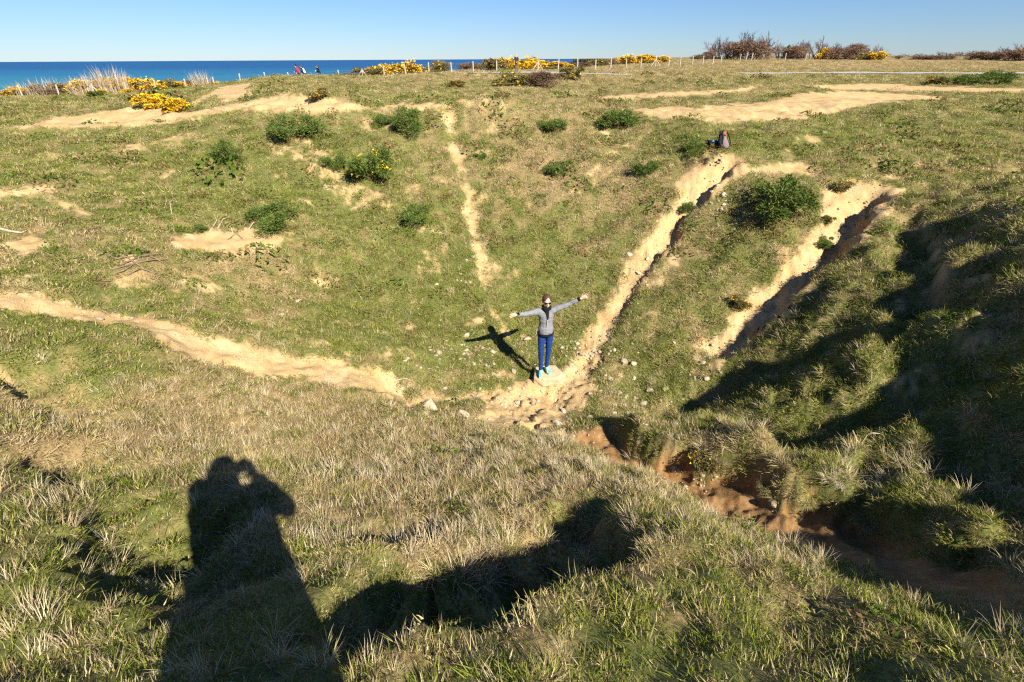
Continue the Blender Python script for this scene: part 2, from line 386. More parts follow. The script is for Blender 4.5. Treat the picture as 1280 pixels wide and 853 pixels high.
def fast_mesh(name, V, Fq, k):
    """mesh from an (n,3) array and an (m,k) face array"""
    me = bpy.data.meshes.new(name)
    V = np.asarray(V, np.float32); Fq = np.asarray(Fq, np.int32)
    me.vertices.add(len(V)); me.vertices.foreach_set('co', V.ravel())
    if len(Fq):
        me.loops.add(Fq.size); me.loops.foreach_set('vertex_index', Fq.ravel())
        me.polygons.add(len(Fq)); me.polygons.foreach_set('loop_start', np.arange(0, Fq.size, k, dtype=np.int32))
    me.update(calc_edges=True)
    return me
def link(name, me, m=None, parent=None, smooth=False):
    o = bpy.data.objects.new(name, me); COL.objects.link(o)
    if m is not None and me is not None and len(me.materials) == 0: me.materials.append(m)
    if parent is not None: o.parent = parent
    if smooth and me is not None: me.polygons.foreach_set('use_smooth', np.ones(len(me.polygons), bool))
    return o
def tag(o, label=None, cat=None, group=None, kind=None):
    if label: o['label'] = label
    if cat: o['category'] = cat
    if group: o['group'] = group
    if kind: o['kind'] = kind
    return o
def empty(name, loc=(0, 0, 0), rz=0.0):
    o = bpy.data.objects.new(name, None); COL.objects.link(o)
    o.location = loc; o.rotation_euler = (0, 0, rz); o.empty_display_size = .1
    return o
def copy_tree(o, parent=None):
    c = o.copy(); COL.objects.link(c); c.parent = parent
    for ch in [q for q in o.children]: copy_tree(ch, c)
    return c

# ------------------------------------------------------------------ ground sheet
ang = np.radians(np.r_[np.arange(-180, -72, 3.0), np.arange(-72, -50, .4), np.arange(-50, 50, 0.235), np.arange(50, 72, .4), np.arange(72, 180, 3.0)])
rad = np.r_[0.0, np.geomspace(0.35, 420, 880)]
TH, RR = np.meshgrid(ang, rad)
GX = (RR * np.sin(TH)).ravel(); GY = (RR * np.cos(TH)).ravel()
GZ = height(GX, GY)
sand_v, soil_v, green_v = covers(GX, GY, GZ)
loose = np.maximum(sand_v, soil_v) * (np.hypot(GX, GY) < 30)
GZ = GZ + loose * (0.03 * fbm(GX, GY, 4.0, 3, 33.0) + .018 * noise(GX * 12, GY * 12))
na, nr = len(ang), len(rad)
ii = np.arange(nr - 1)[:, None] * na + np.arange(na)[None, :]
jj = np.arange(nr - 1)[:, None] * na + (np.arange(na)[None, :] + 1) % na
quads = np.stack([ii, jj, jj + na, ii + na], -1).reshape(-1, 4)[:, ::-1]
gm = fast_mesh('ground', np.c_[GX, GY, GZ], quads, 4)
for nm, arr in (('sand', sand_v), ('soil', soil_v), ('green', green_v)):
    at = gm.attributes.new(nm, 'FLOAT', 'POINT'); at.data.foreach_set('value', arr.astype(np.float32))

def ground_material():
    m = bpy.data.materials.new('ground_turf_and_sand'); m.use_nodes = True
    nt = m.node_tree; N = nt.nodes; L = nt.links; b = N['Principled BSDF']
    b.inputs['Roughness'].default_value = .95; b.inputs['Specular IOR Level'].default_value = .1
    geo = N.new('ShaderNodeNewGeometry')
    def att(n):
        a = N.new('ShaderNodeAttribute'); a.attribute_name = n; return a.outputs['Fac']
    def nz(scale, det=5, rough=.6):
        n = N.new('ShaderNodeTexNoise'); n.inputs['Scale'].default_value = scale; n.inputs['Detail'].default_value = det
        n.inputs['Roughness'].default_value = rough
        L.new(geo.outputs['Position'], n.inputs['Vector']); return n.outputs['Fac']
    def ramp(fac, stops):
        r = N.new('ShaderNodeValToRGB'); e = r.color_ramp.elements
        while len(e) < len(stops): e.new(.5)
        for k, (p, c) in enumerate(stops): e[k].position = p; e[k].color = (*c, 1)
        L.new(fac, r.inputs[0]); return r.outputs[0]
    def mix(f, a, c):
        x = N.new('ShaderNodeMix'); x.data_type = 'RGBA'
        L.new(f, x.inputs[0]); L.new(a, x.inputs[6]); L.new(c, x.inputs[7]); return x.outputs[2]
    def madd(a, s, o):
        x = N.new('ShaderNodeMath'); x.operation = 'MULTIPLY_ADD'; L.new(a, x.inputs[0]); x.inputs[1].default_value = s; x.inputs[2].default_value = o; return x.outputs[0]
    def add(a, c):
        x = N.new('ShaderNodeMath'); x.operation = 'ADD'; x.use_clamp = True; L.new(a, x.inputs[0]); L.new(c, x.inputs[1]); return x.outputs[0]
    g = add(att('green'), madd(nz(6, 6), .9, -.45))
    turf = ramp(g, [(0.0, (.27, .19, .09)), (.35, (.22, .17, .07)), (.6, (.15, .145, .045)), (1, (.10, .12, .03))])
    speck = ramp(nz(38, 4, .7), [(.32, (.45, .45, .45)), (.5, (1, 1, 1)), (.75, (1.35, 1.3, 1.2))])
    mm = N.new('ShaderNodeMix'); mm.data_type = 'RGBA'; mm.blend_type = 'MULTIPLY'; mm.inputs[0].default_value = 1
    L.new(turf, mm.inputs[6]); L.new(speck, mm.inputs[7]); turf = mm.outputs[2]
    sandc = ramp(nz(2.2, 8, .68), [(.25, (.35, .22, .088)), (.5, (.465, .325, .155)), (.75, (.56, .425, .24))])
    sp2 = ramp(nz(60, 3, .7), [(.3, (.55, .5, .45)), (.45, (.95, .94, .92)), (.8, (1.2, 1.2, 1.17))])
    m3 = N.new('ShaderNodeMix'); m3.data_type = 'RGBA'; m3.blend_type = 'MULTIPLY'; m3.inputs[0].default_value = 1
    L.new(sandc, m3.inputs[6]); L.new(sp2, m3.inputs[7]); sandc = m3.outputs[2]
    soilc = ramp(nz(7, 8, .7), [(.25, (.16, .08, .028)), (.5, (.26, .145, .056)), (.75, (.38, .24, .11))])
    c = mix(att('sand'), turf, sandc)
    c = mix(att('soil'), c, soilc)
    L.new(c, b.inputs['Base Color'])
    bp = N.new('ShaderNodeBump'); bp.inputs['Strength'].default_value = .55; bp.inputs['Distance'].default_value = .03
    L.new(nz(24, 6, .7), bp.inputs['Height']); L.new(bp.outputs[0], b.inputs['Normal'])
    return m
ground = link('ground', gm, ground_material(), smooth=True)
tag(ground, 'grassy crater and plateau of turf, bare sand and soil', 'ground', kind='structure')

# ------------------------------------------------------------------ sea
def sea_material():
    m = bpy.data.materials.new('sea_water'); m.use_nodes = True
    nt = m.node_tree; N = nt.nodes; L = nt.links; b = N['Principled BSDF']
    geo = N.new('ShaderNodeNewGeometry')
    mp = N.new('ShaderNodeMapping'); mp.inputs['Scale'].default_value = (.0012, .004, .004); L.new(geo.outputs['Position'], mp.inputs[0])
    n = N.new('ShaderNodeTexNoise'); n.inputs['Scale'].default_value = 1.0; n.inputs['Detail'].default_value = 5; L.new(mp.outputs[0], n.inputs['Vector'])
    sep = N.new('ShaderNodeSeparateXYZ'); L.new(geo.outputs['Position'], sep.inputs[0])
    mr = N.new('ShaderNodeMapRange'); mr.inputs[1].default_value = 600; mr.inputs[2].default_value = 2600; L.new(sep.outputs[1], mr.inputs[0])
    ad = N.new('ShaderNodeMath'); ad.operation = 'MULTIPLY_ADD'; ad.inputs[1].default_value = .35; L.new(n.outputs['Fac'], ad.inputs[0]); L.new(mr.outputs[0], ad.inputs[2])
    sb = N.new('ShaderNodeMath'); sb.operation = 'SUBTRACT'; sb.inputs[1].default_value = .17; L.new(ad.outputs[0], sb.inputs[0])
    r = N.new('ShaderNodeValToRGB'); e = r.color_ramp.elements
    e[0].position = 0; e[0].color = (.034, .17, .225, 1); e[1].position = 1; e[1].color = (.012, .075, .19, 1); q = e.new(.4); q.color = (.018, .115, .215, 1)
    L.new(sb.outputs[0], r.inputs[0]); L.new(r.outputs[0], b.inputs['Base Color'])
    b.inputs['Roughness'].default_value = .6; b.inputs['Specular IOR Level'].default_value = .12
    bp = N.new('ShaderNodeBump'); bp.inputs['Strength'].default_value = .3; bp.inputs['Distance'].default_value = .5
    m2 = N.new('ShaderNodeTexNoise'); m2.inputs['Scale'].default_value = .08; m2.inputs['Detail'].default_value = 4; L.new(geo.outputs['Position'], m2.inputs['Vector'])
    L.new(m2.outputs['Fac'], bp.inputs['Height']); L.new(bp.outputs[0], b.inputs['Normal'])
    return m
sa = np.radians(np.arange(0, 360, 6)); sr = np.array([5, 200, 1000, 4000, 12000, 40000.])
SX = np.concatenate([r * np.sin(sa) for r in sr]); SY = np.concatenate([r * np.cos(sa) for r in sr])
n6 = len(sa); sq = [[k * n6 + i, k * n6 + (i + 1) % n6, (k + 1) * n6 + (i + 1) % n6, (k + 1) * n6 + i][::-1] for k in range(len(sr) - 1) for i in range(n6)]
sea = link('sea', fast_mesh('sea', np.c_[SX, SY, np.full(len(SX), -29.0)], sq, 4), sea_material())
tag(sea, 'calm blue sea reaching to the horizon beyond the cliff', 'sea', kind='structure')

def px_at(px, Y):
    d = rays(px, 95)[0]; return (d[0] / d[1] * Y, Y)
TRACKS = [('track', [px_at(925, 60), px_at(1000, 61), px_at(1100, 60.5), px_at(1200, 58), px_at(1330, 55)], 3.4, 'pale gravel track crossing the plateau on the right'),
          ('path', [px_at(560, 58), px_at(600, 57.5), px_at(650, 58), px_at(735, 55), px_at(790, 54)], 2.2, 'pale path past the standing man'),
          ('path', [px_at(60, 48), px_at(150, 52), px_at(200, 55), px_at(250, 57)], 1.8, 'grey path between grass and yellow gorse')]
def on_track(x, y):
    m = np.zeros(len(x), bool); k = np.hypot(x, y) > 35
    for _, L, w, _l in TRACKS:
        s, t = line_dist(x[k], y[k], np.array(L)); m[k] |= (np.abs(s) < w * .55 + .3) & (t > 0) & (t < 1)
    return m
# ------------------------------------------------------------------ lookups on the finished ground
_A2 = np.r_[ang, ang[0] + 2 * np.pi]
def _wrap(a): return np.concatenate([a.reshape(nr, na), a.reshape(nr, na)[:, :1]], 1)
_GZ, _GS, _GO, _GG = (_wrap(a) for a in (GZ, sand_v, soil_v, green_v))
def look(x, y, what=(_GZ,)):
    x = np.asarray(x, float); y = np.asarray(y, float)
    r = np.hypot(x, y); a = np.arctan2(x, y); a = np.where(a < _A2[0], a + 2 * np.pi, a)
    i = np.clip(np.searchsorted(rad, r) - 1, 0, nr - 2); j = np.clip(np.searchsorted(_A2, a) - 1, 0, na - 1)
    u = np.clip((r - rad[i]) / (rad[i + 1] - rad[i]), 0, 1); v = np.clip((a - _A2[j]) / (_A2[j + 1] - _A2[j]), 0, 1)
    return [(g[i, j] * (1 - u) + g[i + 1, j] * u) * (1 - v) + (g[i, j + 1] * (1 - u) + g[i + 1, j + 1] * u) * v for g in what]
def gz(x, y): return look(x, y)[0]
def gzs(x, y): return float(look(np.array([x]), np.array([y]))[0][0])
def gnormal(x, y, e=.06):
    e = np.maximum(e, .012 * np.hypot(x, y))
    nx = -(gz(x + e, y) - gz(x - e, y)) / (2 * e); ny = -(gz(x, y + e) - gz(x, y - e)) / (2 * e)
    n = np.stack([nx, ny, np.ones_like(nx)], -1)
    return n / np.linalg.norm(n, axis=-1, keepdims=True)
def pick(px, py): return cast(px, py, gz, 200.0)
def depth(p): return float(-(np.array(p) @ CR)[..., 2])

# ------------------------------------------------------------------ grass: many small tufts standing on the ground
def blade_strip(V, Fc, A, base_p, yaw, h, w, lean, curl, br, segs=3):
    """one curved tapering blade"""
    n0 = len(V); c, s = math.cos(yaw), math.sin(yaw)
    px = 0.0; pz = 0.0; ang_ = lean
    for k in range(segs + 1):
        t = k / segs; ww = w * (1 - t) ** .7 if k < segs else 0
        cx = base_p[0] + c * px; cy = base_p[1] + s * px; cz = pz
        if k < segs:
            V.append((cx - s * ww, cy + c * ww, cz)); V.append((cx + s * ww, cy - c * ww, cz)); A += [br, br]
        else:
            V.append((cx, cy, cz)); A.append(br)
        px += math.sin(ang_) * h / segs; pz += math.cos(ang_) * h / segs; ang_ += curl
    for k in range(segs - 1):
        a = n0 + 2 * k; Fc.append((a, a + 1, a + 3)); Fc.append((a, a + 3, a + 2))
    a = n0 + 2 * (segs - 1); Fc.append((a, a + 1, a + 2))
def tuft(nb, h0, h1, spread, w, lean, curl, rnd, segs=3):
    V, Fc, A = [], [], []
    for _ in range(nb):
        a = rnd.uniform(0, 6.283); r = spread * math.sqrt(rnd.random())
        yaw = a + rnd.gauss(0, .9)
        blade_strip(V, Fc, A, (r * math.cos(a), r * math.sin(a)), yaw, rnd.uniform(h0, h1), w * rnd.uniform(.7, 1.25),
                    abs(rnd.gauss(lean, lean * .6)), rnd.uniform(0, curl), rnd.random(), segs)
    return V, Fc, A
def grass_material(name, greens, straws, bias=0.0):
    m = bpy.data.materials.new(name); m.use_nodes = True
    nt = m.node_tree; N = nt.nodes; L = nt.links; N.remove(N['Principled BSDF']); out = N['Material Output']
    ti = N.new('ShaderNodeAttribute'); ti.attribute_type = 'INSTANCER'; ti.attribute_name = 'tint'
    tj = N.new('ShaderNodeAttribute'); tj.attribute_type = 'INSTANCER'; tj.attribute_name = 'tone'
    br = N.new('ShaderNodeAttribute'); br.attribute_name = 'blade'
    def ramp(stops):
        r = N.new('ShaderNodeValToRGB'); e = r.color_ramp.elements
        while len(e) < len(stops): e.new(.5)
        for k, c in enumerate(stops): e[k].position = k / (len(stops) - 1); e[k].color = (*c, 1)
        return r
    fr = N.new('ShaderNodeMath'); fr.operation = 'MULTIPLY'; fr.inputs[1].default_value = 7.31; L.new(br.outputs['Fac'], fr.inputs[0])
    fr2 = N.new('ShaderNodeMath'); fr2.operation = 'FRACT'; L.new(fr.outputs[0], fr2.inputs[0])
    av = N.new('ShaderNodeMath'); av.operation = 'MULTIPLY_ADD'; av.inputs[1].default_value = .6; L.new(fr2.outputs[0], av.inputs[0])
    hm = N.new('ShaderNodeMath'); hm.operation = 'MULTIPLY'; hm.inputs[1].default_value = .4; L.new(tj.outputs['Fac'], hm.inputs[0]); L.new(hm.outputs[0], av.inputs[2])
    g = ramp(greens); s = ramp(straws); L.new(av.outputs[0], g.inputs[0]); L.new(av.outputs[0], s.inputs[0])
    sub = N.new('ShaderNodeMath'); sub.operation = 'SUBTRACT'; L.new(ti.outputs['Fac'], sub.inputs[0]); L.new(br.outputs['Fac'], sub.inputs[1])
    mr = N.new('ShaderNodeMapRange'); mr.inputs[1].default_value = -.12 - bias; mr.inputs[2].default_value = .12 - bias; L.new(sub.outputs[0], mr.inputs[0])
    mx = N.new('ShaderNodeMix'); mx.data_type = 'RGBA'; L.new(mr.outputs[0], mx.inputs[0]); L.new(s.outputs[0], mx.inputs[6]); L.new(g.outputs[0], mx.inputs[7])
    d = N.new('ShaderNodeBsdfDiffuse'); t = N.new('ShaderNodeBsdfTranslucent'); L.new(mx.outputs[2], d.inputs[0]); L.new(mx.outputs[2], t.inputs[0])
    ms = N.new('ShaderNodeMixShader'); ms.inputs[0].default_value = .22; L.new(d.outputs[0], ms.inputs[1]); L.new(t.outputs[0], ms.inputs[2])
    L.new(ms.outputs[0], out.inputs[0])
    return m
GREENS = [(.08, .105, .015), (.175, .20, .028), (.32, .33, .06)]
STRAWS = [(.24, .165, .075), (.44, .335, .165), (.68, .55, .33)]
M_GRASS = grass_material('grass_blades', GREENS, STRAWS)
M_STRAW = grass_material('dry_grass_blades', GREENS, [(.36, .27, .145), (.55, .44, .27), (.74, .63, .43)], -.25)

def scatter_tree(nv):
    """geometry nodes: points of the mesh carry copies of the tufts that the mesh also holds"""
    nt = bpy.data.node_groups.new('scatter', 'GeometryNodeTree')
    nt.interface.new_socket('Geometry', in_out='INPUT', socket_type='NodeSocketGeometry')
    nt.interface.new_socket('Geometry', in_out='OUTPUT', socket_type='NodeSocketGeometry')
    N = nt.nodes; L = nt.links
    gi = N.new('NodeGroupInput'); go = N.new('NodeGroupOutput'); jn = N.new('GeometryNodeJoinGeometry')
    def named(n, t):
        a = N.new('GeometryNodeInputNamedAttribute'); a.data_type = t; a.inputs[0].default_value = n; return a.outputs['Attribute']
    def cmp_(sock, val):
        c = N.new('FunctionNodeCompare'); c.data_type = 'INT'; c.operation = 'EQUAL'
        L.new(sock, c.inputs[2]); c.inputs[3].default_value = val; return c.outputs[0]
    e2r = N.new('FunctionNodeEulerToRotation'); L.new(named('rot', 'FLOAT_VECTOR'), e2r.inputs[0])
    scl = named('scl', 'FLOAT_VECTOR'); proto = named('proto', 'INT'); var = named('variant', 'INT')
    sp = N.new('GeometryNodeSeparateGeometry'); sp.domain = 'POINT'
    L.new(gi.outputs[0], sp.inputs[0]); L.new(cmp_(proto, 0), sp.inputs[1])
    for k in range(nv):
        s2 = N.new('GeometryNodeSeparateGeometry'); s2.domain = 'POINT'
        L.new(gi.outputs[0], s2.inputs[0]); L.new(cmp_(proto, k + 1), s2.inputs[1])
        ip = N.new('GeometryNodeInstanceOnPoints')
        L.new(sp.outputs[0], ip.inputs['Points']); L.new(cmp_(var, k), ip.inputs['Selection']); L.new(s2.outputs[0], ip.inputs['Instance'])
        L.new(e2r.outputs[0], ip.inputs['Rotation']); L.new(scl, ip.inputs['Scale'])
        L.new(ip.outputs[0], jn.inputs[0])
    L.new(jn.outputs[0], go.inputs[0])
    return nt
def scatter(name, protos, P, rot, scl, tint, tone, m, label, cat):
    V = [np.asarray(P, np.float32)]; F = []; nP = len(P); off = nP
    proto = [np.zeros(nP, np.int32)]; blade = [np.zeros(nP, np.float32)]
    for k, (v, f, a) in enumerate(protos):
        V.append(np.asarray(v, np.float32)); F.append(np.asarray(f, np.int32) + off); off += len(v)
        proto.append(np.full(len(v), k + 1, np.int32)); blade.append(np.asarray(a, np.float32))
    V = np.concatenate(V); F = np.concatenate(F); nV = len(V)
    me = fast_mesh(name, V, F, 3)
    def put(n, t, arr, key):
        full = np.zeros((nV,) + arr.shape[1:], arr.dtype); full[:len(arr)] = arr
        at = me.attributes.new(n, t, 'POINT'); at.data.foreach_set(key, full.ravel())
    put('proto', 'INT', np.concatenate(proto), 'value'); put('blade', 'FLOAT', np.concatenate(blade), 'value')
    put('variant', 'INT', rng.integers(0, len(protos), nP).astype(np.int32), 'value')
    put('rot', 'FLOAT_VECTOR', rot.astype(np.float32), 'vector'); put('scl', 'FLOAT_VECTOR', scl.astype(np.float32), 'vector')
    put('tint', 'FLOAT', tint.astype(np.float32), 'value'); put('tone', 'FLOAT', tone.astype(np.float32), 'value')
    o = link(name, me, m)
    md = o.modifiers.new('scatter', 'NODES'); md.node_group = scatter_tree(len(protos))
    return tag(o, label, cat, kind='stuff')
def rot_from_up(up, yaw):
    z = up / np.linalg.norm(up, axis=1, keepdims=True)
    ref = np.where(np.abs(z[:, :1]) < .95, np.array([[1., 0, 0]]), np.array([[0, 1., 0]]))
    x = np.cross(ref, z); x /= np.linalg.norm(x, axis=1, keepdims=True); y = np.cross(z, x)
    c = np.cos(yaw)[:, None]; s = np.sin(yaw)[:, None]
    X = x * c + y * s; Y = -x * s + y * c
    return np.stack([np.arctan2(Y[:, 2], z[:, 2]), -np.arcsin(np.clip(X[:, 2], -1, 1)), np.arctan2(X[:, 1], X[:, 0])], 1)
def polar_points(n_per, r0, r1, half=57.0):
    """random points with n_per(r) tufts per square metre"""
    rr = np.geomspace(r0, r1, 400); dens = n_per(rr) * rr
    cum = np.r_[0, np.cumsum(.5 * (dens[1:] + dens[:-1]) * np.diff(rr))]
    n = int(cum[-1] * 2 * math.radians(half))
    n = int(n * 1.32)
    r = np.interp(rng.random(n) * cum[-1], cum, rr); th = rng.uniform(-math.radians(half * 1.32), math.radians(half * 1.32), n)
    k = np.abs(th) < np.where(r < 7.5, math.radians(half * 1.32), math.radians(half - 3)); r = r[k]; th = th[k]
    return r * np.sin(th), r * np.cos(th)
def settle(x, y, keep):
    z, s, o, g = look(x, y, (_GZ, _GS, _GO, _GG))
    k = keep(x, y, z, s, o, g) & (z > -6.2) & (y < cliff_edge(x) + 1) & ~on_track(x, y)
    return x[k], y[k], z[k], s[k], o[k], g[k]
def up_dirs(x, y, wn_, jit):
    n = gnormal(x, y)
    u = n * wn_ + np.array([[0, 0, 1 - wn_]]) + rng.normal(0, jit, n.shape)
    return u
rnd = random.Random(5)
WIND = np.array([-.35, .1, 0])
# short matted turf
pr = [tuft(34, .026, .066, .085, .0026, .85, .6, rnd) for _ in range(5)]
x, y = polar_points(lambda r: np.minimum(330, 330 * (4.2 / r) ** 1.35), .8, 125)
x, y, z, s, o_, g = settle(x, y, lambda x, y, z, s, o, g: (s < rng.random(len(x)) * .85) & (o < rng.random(len(x)) * .7 + .1))
r = np.hypot(x, y); sc = np.clip((r / 5.0) ** .55, .8, 4.2) * rng.uniform(.7, 1.3, len(x))
hh = np.clip(1.15 - .02 * r, .4, 1.15) * np.where(z > -2.0, np.where(r > 14, .65, 1), 1) * (1 + .35 * fbm(x, y, 1.3, 2, 44.0))
scatter('short_grass', pr, np.c_[x, y, z - .006], rot_from_up(up_dirs(x, y, .8, .22), rng.uniform(0, 6.28, len(x))),
        np.c_[sc, sc, sc * np.clip(hh, .4, 1.6)], np.clip(g, .1, .74) + rng.normal(0, .18, len(x)), rng.random(len(x)), M_GRASS,
        'short matted turf of green and straw blades over crater and plateau', 'grass')
# longer tufts
pr = [tuft(26, .06, .14, .05, .0026, .6, .5, rnd, 4) for _ in range(5)]
x, y = polar_points(lambda r: np.minimum(120, 120 * (4.5 / r) ** 1.25), .8, 45)
x, y, z, s, o_, g = settle(x, y, lambda x, y, z, s, o, g: (s < .25) & (o < .35) & (rng.random(len(x)) < .25 + .75 * np.maximum(rightwall(x, y), sstep(.0, .5, fbm(x, y, .8, 3, 14.0)))))
r = np.hypot(x, y); rw = rightwall(x, y)
sc = np.clip((r / 5.0) ** .45, .75, 2.4) * rng.uniform(.6, 1.25, len(x)) * (1 - .1 * rw) * np.clip(1.1 - .03 * np.maximum(r - 6, 0), .55, 1.1)
scatter('long_grass', pr, np.c_[x, y, z - .01], rot_from_up(up_dirs(x, y, .65, .2) + WIND * .5, rng.uniform(0, 6.28, len(x))),
        np.c_[sc, sc, sc * rng.uniform(.7, 1.1, len(x))], g - .05 + rng.normal(0, .18, len(x)), rng.random(len(x)), M_GRASS,
        'longer tufts of green and yellowing grass on the crater slopes', 'grass')
# dry straw clumps: their places on the near bank, the ledges and the right wall
STRAWY = [(560,690,120,35,1.),(430,690,60,30,.8),(250,520,260,60,.5),(600,590,260,50,.5),(80,560,100,60,.6),(60,700,90,60,.5),(130,800,130,60,.55),(800,660,80,40,.5),
          (450,830,120,30,.6),(700,200,140,60,.35),(1110,590,70,40,.7),(1200,560,90,80,.5),(900,640,60,30,.5),(980,700,90,40,.5),(850,330,60,60,.25),(1050,440,90,50,.4),(740,700,50,20,.8),(900,560,80,40,.4)]
pr = [tuft(30, .11, .22, .045, .0024, .42, .3, rnd, 4) for _ in range(5)]
x, y = polar_points(lambda r: np.minimum(150, 95 * (4.5 / r) ** 1.1), .8, 22)
def strawy(x, y, z):
    px, py = to_px(x, y, z); v = np.zeros(len(x)) + .05
    for cx, cy, rx, ry, a in STRAWY: v = np.maximum(v, a * np.exp(-(((px - cx) / rx) ** 2 + ((py - cy) / ry) ** 2)))
    return v * (.45 + .8 * sstep(-.3, .5, fbm(x, y, 1.8, 2, 77.0)))
x, y, z, s, o_, g = settle(x, y, lambda x, y, z, s, o, g: (s < .3) & (o < .5) & (rng.random(len(x)) < strawy(x, y, z)))
r = np.hypot(x, y)
sc = np.clip((r / 4.0) ** .4, .7, 1.6) * rng.uniform(.5, 1.05, len(x)) * np.clip(1.05 - .05 * np.maximum(r - 3, 0), .5, 1.05)
_px, _py = to_px(x, y, z); sc = sc * (1 + .6 * np.exp(-((_px - 540) / 120) ** 2 - ((_py - 715) / 40) ** 2))
scatter('dry_grass', pr, np.c_[x, y, z - .01], rot_from_up(up_dirs(x, y, .45, .16) + WIND * .4, rng.uniform(0, 6.28, len(x))),
        np.c_[sc, sc, sc * rng.uniform(.75, 1.1, len(x))], .2 + rng.normal(0, .15, len(x)), rng.random(len(x)), M_STRAW,
        'pale dry straw grass standing in clumps on the near bank', 'grass')

# ------------------------------------------------------------------ gorse, shrubs, trees
def leaf_material(name, cols, transl=.2, scale=9.0):
    m = bpy.data.materials.new(name); m.use_nodes = True
    nt = m.node_tree; N = nt.nodes; L = nt.links; N.remove(N['Principled BSDF']); out = N['Material Output']
    br = N.new('ShaderNodeAttribute'); br.attribute_name = 'blade'
    tc = N.new('ShaderNodeTexCoord'); n = N.new('ShaderNodeTexNoise'); n.inputs['Scale'].default_value = scale; L.new(tc.outputs['Object'], n.inputs['Vector'])
    a = N.new('ShaderNodeMath'); a.operation = 'MULTIPLY_ADD'; a.inputs[1].default_value = .6; L.new(br.outputs['Fac'], a.inputs[0])
    b = N.new('ShaderNodeMath'); b.operation = 'MULTIPLY_ADD'; b.inputs[1].default_value = 1.2; b.inputs[2].default_value = -.4; L.new(n.outputs['Fac'], b.inputs[0]); L.new(b.outputs[0], a.inputs[2])
    r = N.new('ShaderNodeValToRGB'); e = r.color_ramp.elements
    while len(e) < len(cols): e.new(.5)
    for k, c in enumerate(cols): e[k].position = k / (len(cols) - 1); e[k].color = (*c, 1)
    L.new(a.outputs[0], r.inputs[0])
    d = N.new('ShaderNodeBsdfDiffuse'); t = N.new('ShaderNodeBsdfTranslucent'); L.new(r.outputs[0], d.inputs[0]); L.new(r.outputs[0], t.inputs[0])
    ms = N.new('ShaderNodeMixShader'); ms.inputs[0].default_value = transl; L.new(d.outputs[0], ms.inputs[1]); L.new(t.outputs[0], ms.inputs[2]); L.new(ms.outputs[0], out.inputs[0])
    return m
M_GREEN = leaf_material('gorse_leaves', [(.04, .07, .014), (.08, .125, .024), (.14, .185, .04), (.22, .20, .08)])
M_OLIVE = leaf_material('dull_gorse_leaves', [(.10, .085, .025), (.17, .14, .05), (.24, .20, .08)])
M_BROWN = leaf_material('withered_leaves', [(.12, .075, .045), (.20, .125, .08), (.29, .20, .13)])
M_YELLOW = leaf_material('gorse_blossom', [(.55, .30, .015), (.78, .47, .02), (.90, .60, .05)], .1)
M_BARK = mat('bark', (.13, .09, .065), .9, .1, 20, .3)
M_TWIG = mat('bare_twigs', (.17, .105, .085), .9, .1, 12, .3)
M_REED = leaf_material('reed_stalks', [(.36, .28, .18), (.52, .42, .29), (.66, .56, .42)])

def lobes(rs, n, flat):
    out = []
    for k in range(n):
        a = rs.uniform(0, 6.28); r = rs.uniform(.12, .42) if k else 0
        q = rs.uniform(.09, .21) if k else .22
        out.append((r * math.cos(a), r * math.sin(a), rs.uniform(.12, .66) * flat, q, q * rs.uniform(.8, 1.4) * flat * 1.25))
    return out
def shell(rs, lb, n, lo=.45, hi=1.1):
    P, D = [], []
    for _ in range(n):
        lx, ly, lz, q, qz = lb[rs.integers(len(lb))]
        v = rs.normal(size=3); v /= np.linalg.norm(v); v[2] = abs(v[2]) if rs.random() < .75 else v[2]
        t = rs.uniform(lo, hi) * (1 + .12 * math.sin(9 * v[0] + 5 * v[1])) * (1 + (.45 * rs.random() if rs.random() < .12 else 0))
        p = np.array([lx + v[0] * q * t, ly + v[1] * q * t, max(.01, lz + v[2] * qz * t)])
        P.append(p); D.append(v)
    return np.array(P), np.array(D)
def sprays(rs, P, D, ln, wd, per=1):
    """small pointed leaf blades at P, turned roughly along D"""
    n = len(P); V = np.empty((n, 3, 3)); up = D + rs.normal(0, .55, D.shape); up /= np.linalg.norm(up, axis=1, keepdims=True)
    sd = np.cross(up, rs.normal(size=D.shape)); sd /= np.linalg.norm(sd, axis=1, keepdims=True)
    L_ = ln * rs.uniform(.6, 1.3, (n, 1)); w = wd * rs.uniform(.7, 1.3, (n, 1))
    V[:, 0] = P - sd * w; V[:, 1] = P + sd * w; V[:, 2] = P + up * L_
    F = np.arange(3 * n).reshape(n, 3); return V.reshape(-1, 3), F, np.repeat(rs.random(n), 3)
def with_blade(name, V, F, a, m):
    me = fast_mesh(name, V, F, 3); at = me.attributes.new('blade', 'FLOAT', 'POINT'); at.data.foreach_set('value', a.astype(np.float32))
    me.materials.append(m); return me
